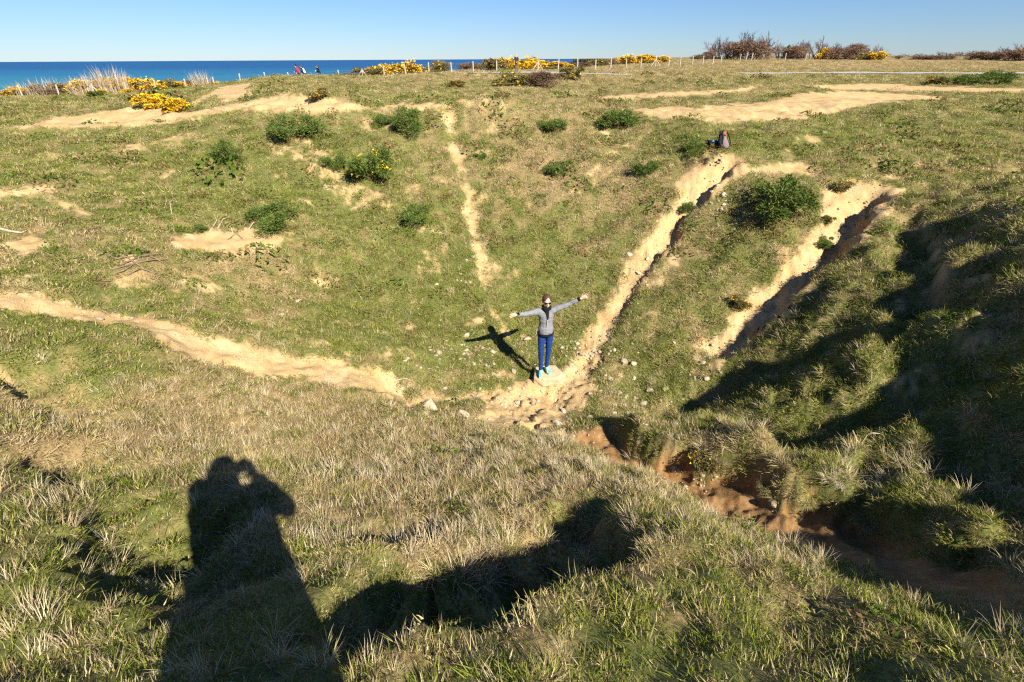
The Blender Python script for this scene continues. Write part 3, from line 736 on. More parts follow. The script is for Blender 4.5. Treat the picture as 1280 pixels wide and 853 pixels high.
def tube_mesh(name, lines, m, sides=5):
    """tapered tubes: list of [(point, radius), ...]"""
    V, F = [], []
    for ln in lines:
        b = len(V)
        for k, (p, r) in enumerate(ln):
            p = Vector(p); q = Vector(ln[min(k + 1, len(ln) - 1)][0]) - Vector(ln[max(k - 1, 0)][0])
            q = q.normalized() if q.length > 1e-6 else Vector((0, 0, 1))
            u = q.orthogonal().normalized(); w = q.cross(u)
            for i in range(sides):
                a = 6.28319 * i / sides; V.append(tuple(p + (u * math.cos(a) + w * math.sin(a)) * r))
        for k in range(len(ln) - 1):
            for i in range(sides):
                j = (i + 1) % sides
                F.append((b + k * sides + i, b + k * sides + j, b + (k + 1) * sides + j, b + (k + 1) * sides + i))
        for end in (0, len(ln) - 1):
            c = len(V); V.append(tuple(ln[end][0])); e = b + end * sides
            for i in range(sides):
                f = (c, e + (i + 1) % sides, e + i) if end == 0 else (c, e + i, e + (i + 1) % sides)
                F.append(f + (f[-1],))
    me = bpy.data.meshes.new(name)
    me.from_pydata([tuple(v) for v in V], [], [f if f[2] != f[3] else f[:3] for f in F]); me.update()
    if m: me.materials.append(m)
    return me
def stem_lines(rs, n, spread, h, r):
    out = []
    for k in range(n):
        a = rs.uniform(0, 6.28); s = rs.uniform(.3, 1) * spread; hh = h * rs.uniform(.6, 1)
        out.append([((rs.uniform(-.03, .03), rs.uniform(-.03, .03), -.05), r), ((s * .35 * math.cos(a), s * .35 * math.sin(a), hh * .5), r * .7), ((s * math.cos(a), s * math.sin(a), hh), r * .25)])
    return out
def bush_protos(kind, n, leaves, ln, wd, flowers, flat, seed):
    """unit bushes (about 1 m wide): meshes for foliage, stem and blossom"""
    out = []
    for k in range(n):
        rs = np.random.default_rng(seed + k)
        lb = lobes(rs, rs.integers(10, 16), flat)
        P, D = shell(rs, lb, leaves); V, F, a = sprays(rs, P, D, ln, wd)
        fm = with_blade('foliage', V, F, a, {'green': M_GREEN, 'olive': M_OLIVE, 'brown': M_BROWN, 'gold': M_OLIVE}[kind])
        fit = np.array([1 / np.ptp(V[:, 0]), 1 / np.ptp(V[:, 1]), 1 / V[:, 2].max()])
        fm.vertices.foreach_set('co', (V * fit).astype(np.float32).ravel()); fm.update()
        sm = tube_mesh('stem', stem_lines(rs, 7, .3, .5 * flat, .014), M_BARK, 4)
        bm = None
        if flowers:
            P, D = shell(rs, lb, flowers, .97, 1.12); keep = fbm(P[:, 0], P[:, 1] + P[:, 2], 4.0, 2, k * 3.0) > (-.55 if kind == 'gold' else .1)
            V, F, a = sprays(rs, P[keep], D[keep], ln * .75, wd * 1.7); bm = with_blade('blossom', V * fit, F, a, M_YELLOW)
        out.append((fm, sm, bm))
    return out
BUSH_XY = []
B_GREEN = bush_protos('green', 4, 5200, .055, .011, 0, .75, 100)
B_GREENF = bush_protos('green', 2, 5200, .055, .011, 420, .8, 120)
B_GOLD = bush_protos('gold', 5, 1500, .085, .022, 2000, .85, 140)
B_OLIVE = bush_protos('olive', 4, 2600, .08, .02, 260, .8, 160)
B_BROWN = bush_protos('brown', 4, 2800, .10, .012, 0, .8, 180)
def bush(name, protos, k, p, sx, sy, sz, label, group, cat='bush', rz=None, sink=.06):
    e = empty(name, (p[0], p[1], gzs(p[0], p[1]) - sink * sz)); e.rotation_euler[2] = rnd.uniform(0, 6.28) if rz is None else rz
    e.scale = (sx, sy, sz); BUSH_XY.append((p[0], p[1], .5 * sx))
    if p[1] < 30:                                             # bushes lean out with their slope
        nn = gnormal(np.array([p[0]]), np.array([p[1]]), .4)[0]
        e.rotation_euler = (Vector((0, 0, 1)).rotation_difference(Vector((nn[0] * .6, nn[1] * .6, 1))).to_matrix() @ Matrix.Rotation(e.rotation_euler[2], 3, 'Z')).to_euler()
    fm, sm, bm = protos[k % len(protos)]
    link('foliage', fm, None, e); link('stem', sm, None, e)
    if bm: link('blossom', bm, None, e)
    return tag(e, label, cat, group)
def bush_px(name, protos, k, px, py, w, h, label, group=None, aspect=.8, **kw):
    """py is where the bush meets the ground in front; w,h its size in photo pixels"""
    p = pick([px], [py - .22 * h])[0]; d = depth(p); s = w * d / F0 * 1.2
    return bush(name, protos, k, p, s, s * aspect, max(h * d / F0 * .82, .3 * s), label, group, **kw)
g1 = 'low green gorse bushes on the crater walls'
for i, (px, py, w, h, pr_, lab) in enumerate([
    (372,177,78,34,B_GREEN,'wide dark green gorse bush on the crater rim below the sand mound'),
    (283,205,46,30,B_GREEN,'small dark green gorse bush alone on the left crater wall'),
    (512,171,42,36,B_GREEN,'round dark green gorse bush beside the top of the narrow sand rill'),
    (466,236,62,52,B_GREENF,'green gorse bush with a few yellow flowers above bare soil'),
    (418,216,36,26,B_GREEN,'pale small gorse bush just beside the flowering one'),
    (770,164,58,28,B_GREEN,'dark green gorse bush overhanging a bare bank on the far rim'),
    (690,168,40,20,B_GREEN,'low scraggy green bush high on the far wall'),
    (692,222,34,18,B_GREEN,'tiny green bush halfway up the far wall'),
    (806,222,38,24,B_GREEN,'round green bush beside the head of the sandy channel'),
    (972,282,92,62,B_GREEN,'largest dark green gorse bush, between the two sandy channels'),
    (480,157,30,14,B_GREEN,'thin green sprig bush on the rim beside the round gorse bush'),
    (520,276,50,16,B_GREEN,'low bright green bush halfway down the far wall by the rill'),
    (342,283,76,13,B_GREEN,'creeping green bush above the roots and bare patch'),
    (1050,241,24,15,B_OLIVE,'dark tuft of scrub at the top of the wide sandy channel'),
    (1034,280,18,12,B_OLIVE,'dark tuft of scrub in the middle of the wide sandy channel'),
    (1028,313,26,16,B_GREEN,'green tuft of scrub at the lower edge of the wide sandy channel'),
    (925,388,26,20,B_OLIVE,'dark scrub tuft beside the foot of the wide sandy channel'),
    (858,268,26,16,B_GREEN,'small green scrub on the lip of the sandy channel'),
    (870,190,30,10,B_GREEN,'flat green patch of scrub behind the sandy channel head'),
    (250,290,22,10,B_GREEN,'little green shrub over the bare patch of the left wall'),
    (600,200,20,10,B_GREEN,'little green shrub right of the narrow rill'),
    (885,590,42,26,B_OLIVE,'pale green weed on the bank of the dark gully'),
    ]):
    bush_px('gorse_bush', pr_, i, px, py, w, h, lab, g1)
# plateau bushes
bush_px('gorse_bush', B_GOLD, 0, 190, 138, 46, 17, 'yellow flowering gorse at the left end of the row over the sand', None, .6)
bush_px('gorse_bush', B_GOLD, 1, 222, 143, 46, 16, 'yellow flowering gorse at the sand path end of its row', None, .6)
bush_px('gorse_bush', B_GREENF, 1, 122, 124, 26, 9, 'small green gorse with yellow flowers beside the grey track')
bush_px('gorse_bush', B_OLIVE, 1, 400, 124, 30, 12, 'small olive gorse with yellow flowers behind the sand mound')
for i, (px, py, w, h, lab) in enumerate([(640,112,50,20,'grey olive gorse mound nearest the standing man'), (675,113,56,22,'rusty olive gorse mound in the middle of the hump'), (715,106,56,17,'faded olive gorse mound at the track end of the hump')]):
    bush_px('gorse_bush', (B_OLIVE, B_BROWN, B_OLIVE)[i:i+1][0], i, px, py, w, h, lab, None, .5)
bush_px('gorse_bush', B_OLIVE, 2, 572, 111, 26, 9, 'low olive gorse beside the grassy mound')
for i, (px, py, w, h, lab) in enumerate([(1205,110,44,16,'dark green bush behind the thin sand strip'), (1242,108,46,14,'flat dark green bush behind the thin sand strip'), (1168,108,30,12,'straw coloured bush in front of the green plateau bushes')]):
    bush_px('plateau_bush', (B_GREEN, B_GREEN, B_OLIVE)[i:i+1][0], i, px, py, w, h, lab, None, .6)

def far_bush(name, protos, k, px, Y, w, top, label, group, aspect=.6, **kw):
    """a bush at distance Y ahead whose top reaches photo row `top`"""
    d = rays(px, 90)[0]; x = d[0] / d[1] * Y; z0 = gzs(x, Y)
    tz = rays(px, top)[0]; h = max(tz[2] / tz[1] * Y - z0, .5)
    dd = depth((x, Y, z0)); s = w * dd / F0 * 1.1
    return bush(name, protos, k, (x, Y), s, s * aspect, h * 1.12, label, group, rz=rnd.uniform(-.4, .4) + (3.14 if k % 2 else 0), **kw)
g2 = 'flowering gorse along the cliff fence'
FENCE_LABELS = ['yellow gorse at the seaward end of the leaning cliff fence', 'withered brown gorse behind the outermost leaning posts', 'olive gorse behind the second gap of the leaning fence',
    'yellow gorse just seaward of the tallest dry reeds', 'yellow gorse right below the tallest dry reeds', 'yellow gorse behind the braced post of the leaning fence', 'yellow gorse one gap inland of the braced leaning post',
    'yellow gorse behind the middle posts of the leaning fence', 'olive gorse between two yellow ones behind the leaning fence', 'low yellow gorse before the dry reeds by the sandy ridge path', 'withered brown gorse under the dry reeds by the sandy ridge path',
    'yellow gorse at the inland end of the leaning fence', 'small yellow gorse in front of the leaning fence beside its brace', 'small yellow gorse in front of the leaning fence below the reeds', 'withered brown gorse in front of the leaning fence']
for i, (px, Y, w, top, pr_) in enumerate([(4,66,40,109,B_GOLD),(38,67,40,105,B_BROWN),(68,68,40,103,B_OLIVE),(92,68,40,101,B_GOLD),(112,69,36,100,B_GOLD),(138,69,40,98,B_GOLD),(160,70,36,97,B_GOLD),
        (182,70,40,97,B_GOLD),(205,71,34,98,B_OLIVE),(222,71,34,102,B_GOLD),(244,72,40,98,B_BROWN),(262,72,30,102,B_GOLD),(150,66.5,24,112,B_GOLD),(118,66.5,24,113,B_GOLD),(60,66,30,110,B_BROWN)]):
    lab, grp = FENCE_LABELS[i], g2
    far_bush('gorse_bush', pr_, i, px, Y, w, top, lab, grp)
g3 = 'gorse mounds along the fence towards the plateau'
for i, (px, Y, w, top, pr_, lab) in enumerate([
    (432,72,44,91,B_BROWN,'brown withered gorse beside the three walkers'),(458,74,40,84,B_OLIVE,'olive gorse left of the big yellow mound'),
    (482,76,46,79,B_GOLD,'big yellow gorse mound behind the braced fence post, near side'),(512,78,46,77,B_GOLD,'big yellow gorse mound behind the braced fence post, far side'),
    (548,76,36,75,B_OLIVE,'rounded olive gorse just past the big yellow mound'),(590,80,40,78,B_BROWN,'brown bramble between olive gorse and the standing man'),
    (618,74,40,72,B_OLIVE,'olive gorse beside the standing man'),(640,76,36,71,B_GOLD,'tall yellow gorse right behind the standing man'),(666,77,46,72,B_GOLD,'yellow gorse sloping down beyond the standing man'),
    (694,78,40,77,B_GOLD,'yellow and green gorse behind the second braced post'),(722,80,46,77,B_BROWN,'brown bramble beyond the second braced post'),(748,84,30,74,B_OLIVE,'olive gorse where the sea shows through a gap'),
    (764,88,26,73,B_BROWN,'thin brown shrub before the long yellow hedge'),(782,92,34,69,B_GOLD,'long yellow gorse hedge, sea end'),(806,94,38,68.5,B_GOLD,'long yellow gorse hedge, middle'),(826,96,26,70,B_GOLD,'long yellow gorse hedge, field end'),
    (690,72,30,86,B_OLIVE,'low olive scrub in front of the fence')]):
    far_bush('gorse_bush', pr_, i, px, Y, w, top, lab, g3)
# bare winter shrubs on the skyline
def twig_lines(rs, h, n, depth_, lean):
    out = []
    def grow(p, d, ln, r, lv):
        q = p + d * ln * .5 + np.array(rs.normal(0, .05 * ln, 3)); e = q + (d + rs.normal(0, .18, 3)) * ln * .5
        out.append([(p, r), (q, r * .8), (e, r * .5)])
        if lv == 0: return
        for _ in range(rs.integers(3, 5)):
            t = rs.uniform(.35, 1); s = p + (e - p) * t
            nd = d + rs.normal(0, .45, 3) + np.array([lean, 0, .25]); nd /= np.linalg.norm(nd)
            grow(s, nd, ln * rs.uniform(.5, .72), max(r * .5, .007), lv - 1)
    for k in range(n):
        a = rs.uniform(0, 6.28); d = np.array([math.cos(a) * .5, math.sin(a) * .5, 1.0]); d /= np.linalg.norm(d)
        grow(np.array([rs.uniform(-.3, .3), rs.uniform(-.3, .3), -.1]), d, h * .5, .035, depth_)
    return out
T_BARE = []
for k in range(4):
    rs = np.random.default_rng(300 + k); ls = twig_lines(rs, 1.6, 6, 3, -.15 if k < 3 else -.5)
    zt = max(q[0][2] for l in ls for q in l); ls = [[((p[0], p[1], p[2] * 1.75 / zt), r_) for p, r_ in l] for l in ls]
    T_BARE.append((tube_mesh('branches', [l for l in ls if l[0][1] < .03], M_TWIG, 3), tube_mesh('trunk', [l for l in ls if l[0][1] >= .03], M_BARK, 5)))
def bare(px, Y, w, top, k, label, group):
    d = rays(px, 75)[0]; x = d[0] / d[1] * Y; z0 = gzs(x, Y); tz = rays(px, top)[0]
    h = max(tz[2] / tz[1] * Y - z0, .8); dd = depth((x, Y, z0)); s = w * dd / F0
    e = empty('bare_shrub', (x, Y, z0 - .05)); e.rotation_euler[2] = rnd.uniform(-.5, .5); e.scale = (s / 2.0, s / 2.0, h / 1.75)
    link('branches', T_BARE[k % 4][0], None, e); link('trunk', T_BARE[k % 4][1], None, e)
    return tag(e, label, 'shrub', group)
g4 = 'bare shrubs on the skyline'
for i, (px, Y, w, top) in enumerate([(892,118,34,50),(905,114,40,42),(925,112,48,36),(942,114,44,38),(958,118,36,44),(915,108,40,48),(938,108,44,48)]):
    bare(px, Y, w, top, i, 'tall reddish brown bare shrub in the big clump on the skyline', 'big clump of bare shrubs on the skyline')
for i, (px, Y, w, top) in enumerate([(975,120,40,52),(996,124,40,50),(1012,118,42,44),(1030,122,34,52),(1050,126,44,51),(1066,130,40,53),(1086,120,24,54),(1098,124,18,56)]):
    bare(px, Y, w, top, i + 1, 'low brown bare shrub in the long skyline thicket', g4)
for i, (px, Y, w, top) in enumerate([(1150,126,50,66),(1180,124,46,63),(1212,122,46,62),(1238,118,40,60),(1262,112,44,54),(1282,110,40,52),(1120,130,40,68)]):
    bare(px, Y, w, top, i + (3 if px > 1250 else 0), 'windswept bare bush at the field edge beyond the track', 'windswept bushes at the field edge')
for i, (px, Y, w, top, pr_, lab) in enumerate([(880,112,40,64,B_BROWN,'brown bramble at the foot of the big bare shrubs'),(930,106,64,49,B_BROWN,'wide brown bramble under the big bare shrubs'),(985,112,60,56,B_BROWN,'brown bramble filling the thicket beside the big shrubs'),
      (1040,112,60,57,B_BROWN,'brown bramble filling the middle of the long thicket'),(1080,114,40,64,B_OLIVE,'olive gorse with yellow flowers at the end of the thicket'),(1092,112,24,65,B_GOLD,'small yellow gorse at the end of the thicket'),
      (1025,113,20,60,B_GOLD,'small yellow gorse inside the long thicket'),(985,114,16,56,B_GREEN,'small dark green bush inside the long thicket'),(1060,124,60,54,B_BROWN,'dark brown bramble on the back of the thicket'),
      (1160,120,60,69,B_BROWN,'low brown bramble left in the field edge hedge'),(1225,116,70,64,B_BROWN,'low brown bramble right in the field edge hedge'),(1272,108,56,58,B_BROWN,'tall brown bramble at the road end of the field edge hedge')]):
    far_bush('bramble_bush' if pr_ is B_BROWN else 'gorse_bush', pr_, i, px, Y, w, top, lab, 'undergrowth on the skyline')
# dry reeds by the cliff fence
def reed_proto(seed):
    r2 = random.Random(seed); V, F, A = tuft(130, .6, 1.15, .42, .012, .22, .12, r2, 4)
    return with_blade('stalks', np.array(V), np.array(F), np.array(A), M_REED), tube_mesh('crown_base', stem_lines(np.random.default_rng(seed), 6, .25, .2, .02), M_BARK, 4)
REEDS = [reed_proto(s_) for s_ in (1, 2, 3)]
for i, (px, Y, w, top, lab) in enumerate([(132,68,38,84,'tallest clump of dry reeds standing against the sea'),(112,68,30,92,'dry reeds beside the tallest reed clump'),(48,67,34,98,'short dry reeds at the seaward fence corner'),(90,67.5,26,96,'thin dry reeds among withered gorse'),
      (248,71,26,89,'dry reeds next to the sandy ridge path'),(20,66,30,103,'sparse dry reeds among the leaning fence posts'),(150,69,20,92,'stray dry reeds inside the yellow gorse')]):
    d = rays(px, 90)[0]; x = d[0] / d[1] * Y; z0 = gzs(x, Y); tz = rays(px, top)[0]; h = max(tz[2] / tz[1] * Y - z0, .6)
    e = empty('dry_reeds', (x, Y, z0 - .03)); s = w * depth((x, Y, z0)) / F0; e.scale = (s, s, h / .95); e.rotation_euler[2] = i
    link('stalks', REEDS[i % 3][0], None, e); link('crown_base', REEDS[i % 3][1], None, e)
    tag(e, lab, 'reeds', 'dry reeds by the cliff fence')

# ------------------------------------------------------------------ fences
M_POST = mat('weathered_post', (.40, .35, .28), .9, .1, 14, .3, .4, 60)
M_WIRE = mat('fence_wire', (.22, .21, .20), .5, .5)
def post_mesh(seed):
    rs = np.random.default_rng(seed)
    bm = bmesh.new(); r = .062
    lv = [(-.25, 1.0), (.02, 1.06), (.5, 1.0), (1.05, .97), (1.13, .90), (1.16, .55)]
    rings = [[bm.verts.new((r * q * math.cos(a) * (1 + rs.normal(0, .05)), r * q * math.sin(a) * (1 + rs.normal(0, .05)), h)) for a in np.arange(8) * .7854] for h, q in lv]
    for a, b in zip(rings, rings[1:]):
        for i in range(8): bm.faces.new((a[i], a[(i + 1) % 8], b[(i + 1) % 8], b[i]))
    bm.faces.new(rings[-1]); bm.faces.new(rings[0][::-1])
    me = bpy.data.meshes.new('post'); bm.to_mesh(me); bm.free(); me.materials.append(M_POST); return me
POSTS = [post_mesh(s_) for s_ in range(4)]
def fence(posts, braced, label, group):
    """posts: (px, Y)"""
    q = []
    for px, Y in posts:
        d = rays(px, 100)[0]; x = d[0] / d[1] * Y; q.append((x, Y, gzs(x, Y)))
    root = empty('post_fence', q[0])
    for i, p in enumerate(q):
        o = link('post', POSTS[i % 4], None, root); o.location = Vector(p) - Vector(q[0])
        o.rotation_euler = (rnd.gauss(0, .03), rnd.gauss(0, .035), rnd.uniform(0, 6)); o.scale = (1.35, 1.35, rnd.uniform(.93, 1.1))
        if i in braced:
            dv = (Vector(q[min(i + 1, len(q) - 1)]) - Vector(q[max(i - 1, 0)])); dv.z = 0; dv.normalize()
            for sg in (-1, 1):
                a = Vector((0, 0, .95)); b = dv * sg * .85 + Vector((0, 0, -.12))
                br_ = link('brace', tube_mesh('brace', [[(a, .06), ((a + b) / 2, .06), (b, .06)]], M_POST, 7), None, root); br_.location = o.location
    for hgt in (.35, .7, 1.02):
        ln = []
        for i, p in enumerate(q):
            ln.append((Vector(p) - Vector(q[0]) + Vector((0, -.07, hgt)), .004))
            if i + 1 < len(q): ln.append(((Vector(p) + Vector(q[i + 1])) / 2 - Vector(q[0]) + Vector((0, -.07, hgt - .03)), .004))
        link('wire', tube_mesh('wire', ln and [ln], M_WIRE, 4), None, root)
    return tag(root, label, 'fence', group)
fence([(-14,63),(19,64),(66,65),(111,66),(154,67),(191,67.5),(230,68),(259,69),(266,69.5)], {3}, 'leaning grey post and wire fence before the yellow gorse on the cliff', None)
fence([(300,66),(332,67),(362,66.5),(425,66),(454,67),(481,67.5),(508,68),(537,68.5),(565,69),(592,70),(621,70)], {4}, 'post and wire fence running past the three walkers', None)
fence([(672,69),(697,70),(721,70),(743,68),(762,72),(781,75),(799,77),(817,79),(833,78),(847,80),(862,82),(875,83),(887,84),(897,84)], {0, 7}, 'post and wire fence with two braced posts before the long yellow gorse hedge', None)
fence([(920,96),(927,97),(934,98),(975,100),(1000,101)], set(), 'short fence of thin posts below the big bare shrubs', None)

# ------------------------------------------------------------------ tracks: thin sheets laid on the ground
M_TRACK = mat('grey_gravel_track', (.34, .32, .29), .95, .1, 3, .15, .3, 40)
def track(name, pts, width, label):
    P = np.array(pts, float); t = np.linspace(0, 1, 90); k = np.linspace(0, 1, len(P))
    x = np.interp(t, k, P[:, 0]); y = np.interp(t, k, P[:, 1])
    dx = np.gradient(x); dy = np.gradient(y); n = np.hypot(dx, dy); nx = -dy / n; ny = dx / n
    V = []; m_ = 9
    for s_ in np.linspace(-.5, .5, m_):
        wv = width * s_ * (1 + .28 * fbm(x, y, .35, 3, 9.0 + s_ * 3)); X = x + nx * wv; Y = y + ny * wv
        V.append(np.c_[X, Y, gz(X, Y) + .06])
    V = np.stack(V, 1).reshape(-1, 3); i = np.arange(89)[:, None] * m_ + np.arange(m_ - 1)[None]
    Fq = np.stack([i, i + m_, i + m_ + 1, i + 1], -1).reshape(-1, 4)
    return tag(link(name, fast_mesh(name, V, Fq, 4), M_TRACK), label, 'track', kind='structure')
for nm, pts, w, lab in TRACKS: track(nm, pts, w, lab)
def near_bush(x, y):
    m = np.zeros(len(x))
    for bx, by, br_ in BUSH_XY:
        if by < 30: m = np.maximum(m, np.exp(-((x - bx) ** 2 + (y - by) ** 2) / (br_ * .75) ** 2))
    return m
# low leafy weeds: darker and greener specks in the turf
def weed(rnd):
    V, F, A = [], [], []
    for _ in range(70):
        a = rnd.uniform(0, 6.283); r = .5 * math.sqrt(rnd.random()); h = .28 * (1 - (r / .5) ** 2) * rnd.uniform(.4, 1.1) + .03
        c = np.array([r * math.cos(a), r * math.sin(a), h]); u = np.array([rnd.gauss(0, 1), rnd.gauss(0, 1), rnd.gauss(.4, .5)]); u /= np.linalg.norm(u)
        w = np.cross(u, [rnd.gauss(0, 1), rnd.gauss(0, 1), rnd.gauss(0, 1)]); w /= np.linalg.norm(w); l = rnd.uniform(.08, .17); n = len(V)
        V += [tuple(c - u * l * .5), tuple(c + w * l * .22), tuple(c + u * l * .5), tuple(c - w * l * .22)]; A += [rnd.random()] * 4; F += [(n, n + 1, n + 2), (n, n + 2, n + 3)]
    return V, F, A
M_WEED = grass_material('weed_leaves', [(.045, .085, .014), (.09, .15, .02), (.16, .24, .03)], [(.13, .075, .035), (.19, .13, .05), (.27, .21, .085)])
pr = [weed(rnd) for _ in range(5)]
x, y = polar_points(lambda r: np.minimum(44, 44 * (7 / r) ** 1.3), 2.2, 60)
x, y, z, s, o_, g = settle(x, y, lambda x, y, z, s, o, g: (s < .6) & (o < .6) & (rng.random(len(x)) < .05 + .3 * sstep(1.8, 2.6, -z) * (np.hypot(x, y) > 7) * (y > 5) - .04 * (np.hypot(x, y) > 19) + .85 * np.maximum(sstep(.1, .7, fbm(x, y, .62, 3, 114.0) + .5 * fbm(x, y, 2.2, 2, 117.0) + .25 * ((np.hypot(x, y) < 18) - .6)), near_bush(x, y))))
sc = np.exp(rng.normal(-1.8, .45, len(x))) * np.clip(np.hypot(x, y) / 9, .75, 3)
tw_ = np.clip(.55 + .6 * fbm(x, y, .8, 2, 130.0), 0, 1)
scatter('low_weeds', pr, np.c_[x, y, z - .012], rot_from_up(up_dirs(x, y, .8, .15), rng.uniform(0, 6.28, len(x))),
        np.c_[sc, sc, sc * rng.uniform(.6, 1.1, len(x))], tw_ + rng.normal(0, .15, len(x)), rng.random(len(x)), M_WEED,
        'low dark green and brown leafy weeds dotted through the turf', 'weeds')
# ------------------------------------------------------------------ stones
M_STONE = mat('pale_limestone', (.50, .40, .265), .9, .15, 9, .25, .5, 30)
M_SLAB = mat('sandy_limestone_slab', (.47, .36, .22), .92, .12, 6, .2, .5, 24)
_nt = M_STONE.node_tree; _oi = _nt.nodes.new('ShaderNodeObjectInfo'); _b = _nt.nodes['Principled BSDF']; _src = _b.inputs['Base Color'].links[0].from_socket
_mr = _nt.nodes.new('ShaderNodeMapRange'); _mr.inputs[3].default_value = .62; _mr.inputs[4].default_value = 1.12; _nt.links.new(_oi.outputs['Random'], _mr.inputs[0])
_sc = _nt.nodes.new('ShaderNodeVectorMath'); _sc.operation = 'SCALE'; _nt.links.new(_src, _sc.inputs[0]); _nt.links.new(_mr.outputs[0], _sc.inputs['Scale']); _nt.links.new(_sc.outputs[0], _b.inputs['Base Color'])
def stone_mesh(seed, flat, sub=2):
    rs = np.random.default_rng(seed); bm = bmesh.new(); bmesh.ops.create_icosphere(bm, subdivisions=sub, radius=.5)
    planes = [(lambda v: v / np.linalg.norm(v))(rs.normal(size=3)) for _ in range(9)]; offs = rs.uniform(.27, .43, 9)
    for v in bm.verts:
        c = np.array(v.co)
        for n, o in zip(planes, offs):
            q = c @ n
            if q > o: c = c - n * (q - o)
        c *= 1 + .04 * rs.normal(); c[2] *= flat; v.co = c
    me = bpy.data.meshes.new('stone'); bm.to_mesh(me); bm.free(); me.materials.append(M_STONE); return me
STONES = [stone_mesh(k, f) for k, f in enumerate((.6, .75, .5, .65, .85, .55, .7, .6))]
def stone(px, py, w, k, label, group=None, p=None):
    if p is None: p = pick([px], [py])[0]
    s = w * depth(p) / F0
    o = link('stone', STONES[k % 8]); o.location = (p[0], p[1], p[2] + .03 * s); o.scale = (s * 1.15, s * rnd.uniform(.75, 1.1), s)
    o.rotation_euler = (rnd.gauss(0, .25), rnd.gauss(0, .25), rnd.uniform(0, 6.28))
    return tag(o, label, 'stone', group)
for k, (px, py, w, lab) in enumerate([
    (780,452,12,'larger pale stone of the touching pair on the grass'), (791,455,10,'smaller rounded stone of the touching pair on the grass'),
    (580,518,17,'angular stone lying alone on grass below the worn floor'), (505,537,11,'flat pale stone on the near grass bank'),
    (537,510,20,'long flat stone at the lower end of the left sand path'), (763,474,9,'square stone right of the person on the slab'),
    (813,489,10,'stone at the near edge of the scattered stones'), (805,505,10,'rounded stone closest to the wall shadow'),
    (352,394,9,'square pale stone alone on the left wall'), (372,377,9,'irregular pale stone above the square one on the left wall'),
    (658,424,12,'pale rock beside the person, behind the jeans'), (635,417,9,'pale rock between person and shadow arm'), (95,327,7,'small pale stone below the twig heap'),
    (545,356,8,'white stone in grass on the far wall by the rill foot'), (583,420,9,'stone under the shadow of the raised arm'), (697,531,16,'brown rock at the head of the dark gully'),
    (845,588,11,'pale rock on the gully edge'), (968,631,14,'upright pale rock wedged at the gully lip'), (705,515,9,'rock in the middle of the worn floor'), (704,573,12,'half buried flat stone on the near bank above the gully'),
    (738,523,8,'stone between worn floor and gully head'), (125,399,8,'pale stone resting on the left sand path'), (648,503,10,'flat stone on the worn floor in front of the slab'),(120,262,7,'pale chip of stone by the upper left bare patch')]):
    stone(px, py, w, k, lab)
GR = 'small pale stones scattered over the crater floor'
areas = [(600,435,45,26,46),(715,440,32,20,30),(790,500,40,22,34),(760,455,45,35,30),(650,505,60,20,30),(880,455,35,35,22),(560,455,50,28,20),(800,345,14,60,12),(590,330,22,60,12),(700,535,40,14,16),(900,240,24,30,12),(1065,270,30,30,14),(850,600,60,12,10)]
cnt = 0
AREA = ['on the grass under the shadow of the spread arms', 'on the grass just behind the person on the slab', 'in the patch beside the right wall shadow', 'on the grass beside the foot of the sandy channel', 'on the worn sandy floor in front of the slab',
        'at the foot of the wide shaded channel', 'on grass beyond the shadow of the person', 'in the long sandy channel beside its dark bank', 'along the narrow sand rill of the far wall', 'at the head of the dark gully', 'at the sandy channel head below the backpack', 'in the wide sandy channel beside the large gorse bush', 'along the dark gully floor']
for (cx, cy, rx, ry, n), where in zip(areas, AREA):
    for _ in range(n):
        px = cx + rnd.gauss(0, .55) * rx; py = cy + rnd.gauss(0, .55) * ry
        if abs(px - 679) < 12 and 372 < py < 482: continue
        stone(px, py, min(8.5, 2.6 + rnd.expovariate(.55)), cnt, 'small pale stone ' + where, 'small pale stones ' + where); cnt += 1
# crumbs of stone, too small to tell apart
rs = np.random.default_rng(55); PX, PY = [], []
for cx, cy, rx, ry, n in areas:
    PX.append(cx + rs.normal(0, .8, n * 6) * rx); PY.append(cy + rs.normal(0, .8, n * 6) * ry)
for pix in (CHANNELS[1][0], CHANNELS[2][0], RILL, PATHS[0][0], PATHS[1][0]):
    q = np.array(pix, float); t = rs.random(260) * (len(q) - 1); i = t.astype(int); f = (t - i)[:, None]
    c = q[i] * (1 - f) + q[np.minimum(i + 1, len(q) - 1)] * f; PX.append(c[:, 0] + rs.normal(0, 9, 260) - 6); PY.append(c[:, 1] + rs.normal(0, 6, 260))
P = pick(np.concatenate(PX), np.concatenate(PY)); n = len(P); s = np.exp(rs.normal(-4.1, .45, n))
oct_v = np.array([(1, 0, 0), (-1, 0, 0), (0, 1, 0), (0, -1, 0), (0, 0, 1), (0, 0, -1.)]); oct_f = np.array([(0, 2, 4), (2, 1, 4), (1, 3, 4), (3, 0, 4), (2, 0, 5), (1, 2, 5), (3, 1, 5), (0, 3, 5)])
V = P[:, None, :] + (oct_v[None] * rs.uniform(.5, 1.2, (n, 6, 1)) * np.array([1, 1, .6])) * s[:, None, None]
F = (np.arange(n)[:, None, None] * 6 + oct_f[None]).reshape(-1, 3)
tag(link('gravel', fast_mesh('gravel', V.reshape(-1, 3), F, 3), M_STONE), 'fine pale stone crumbs strewn on the floor and channels', 'gravel', kind='stuff')

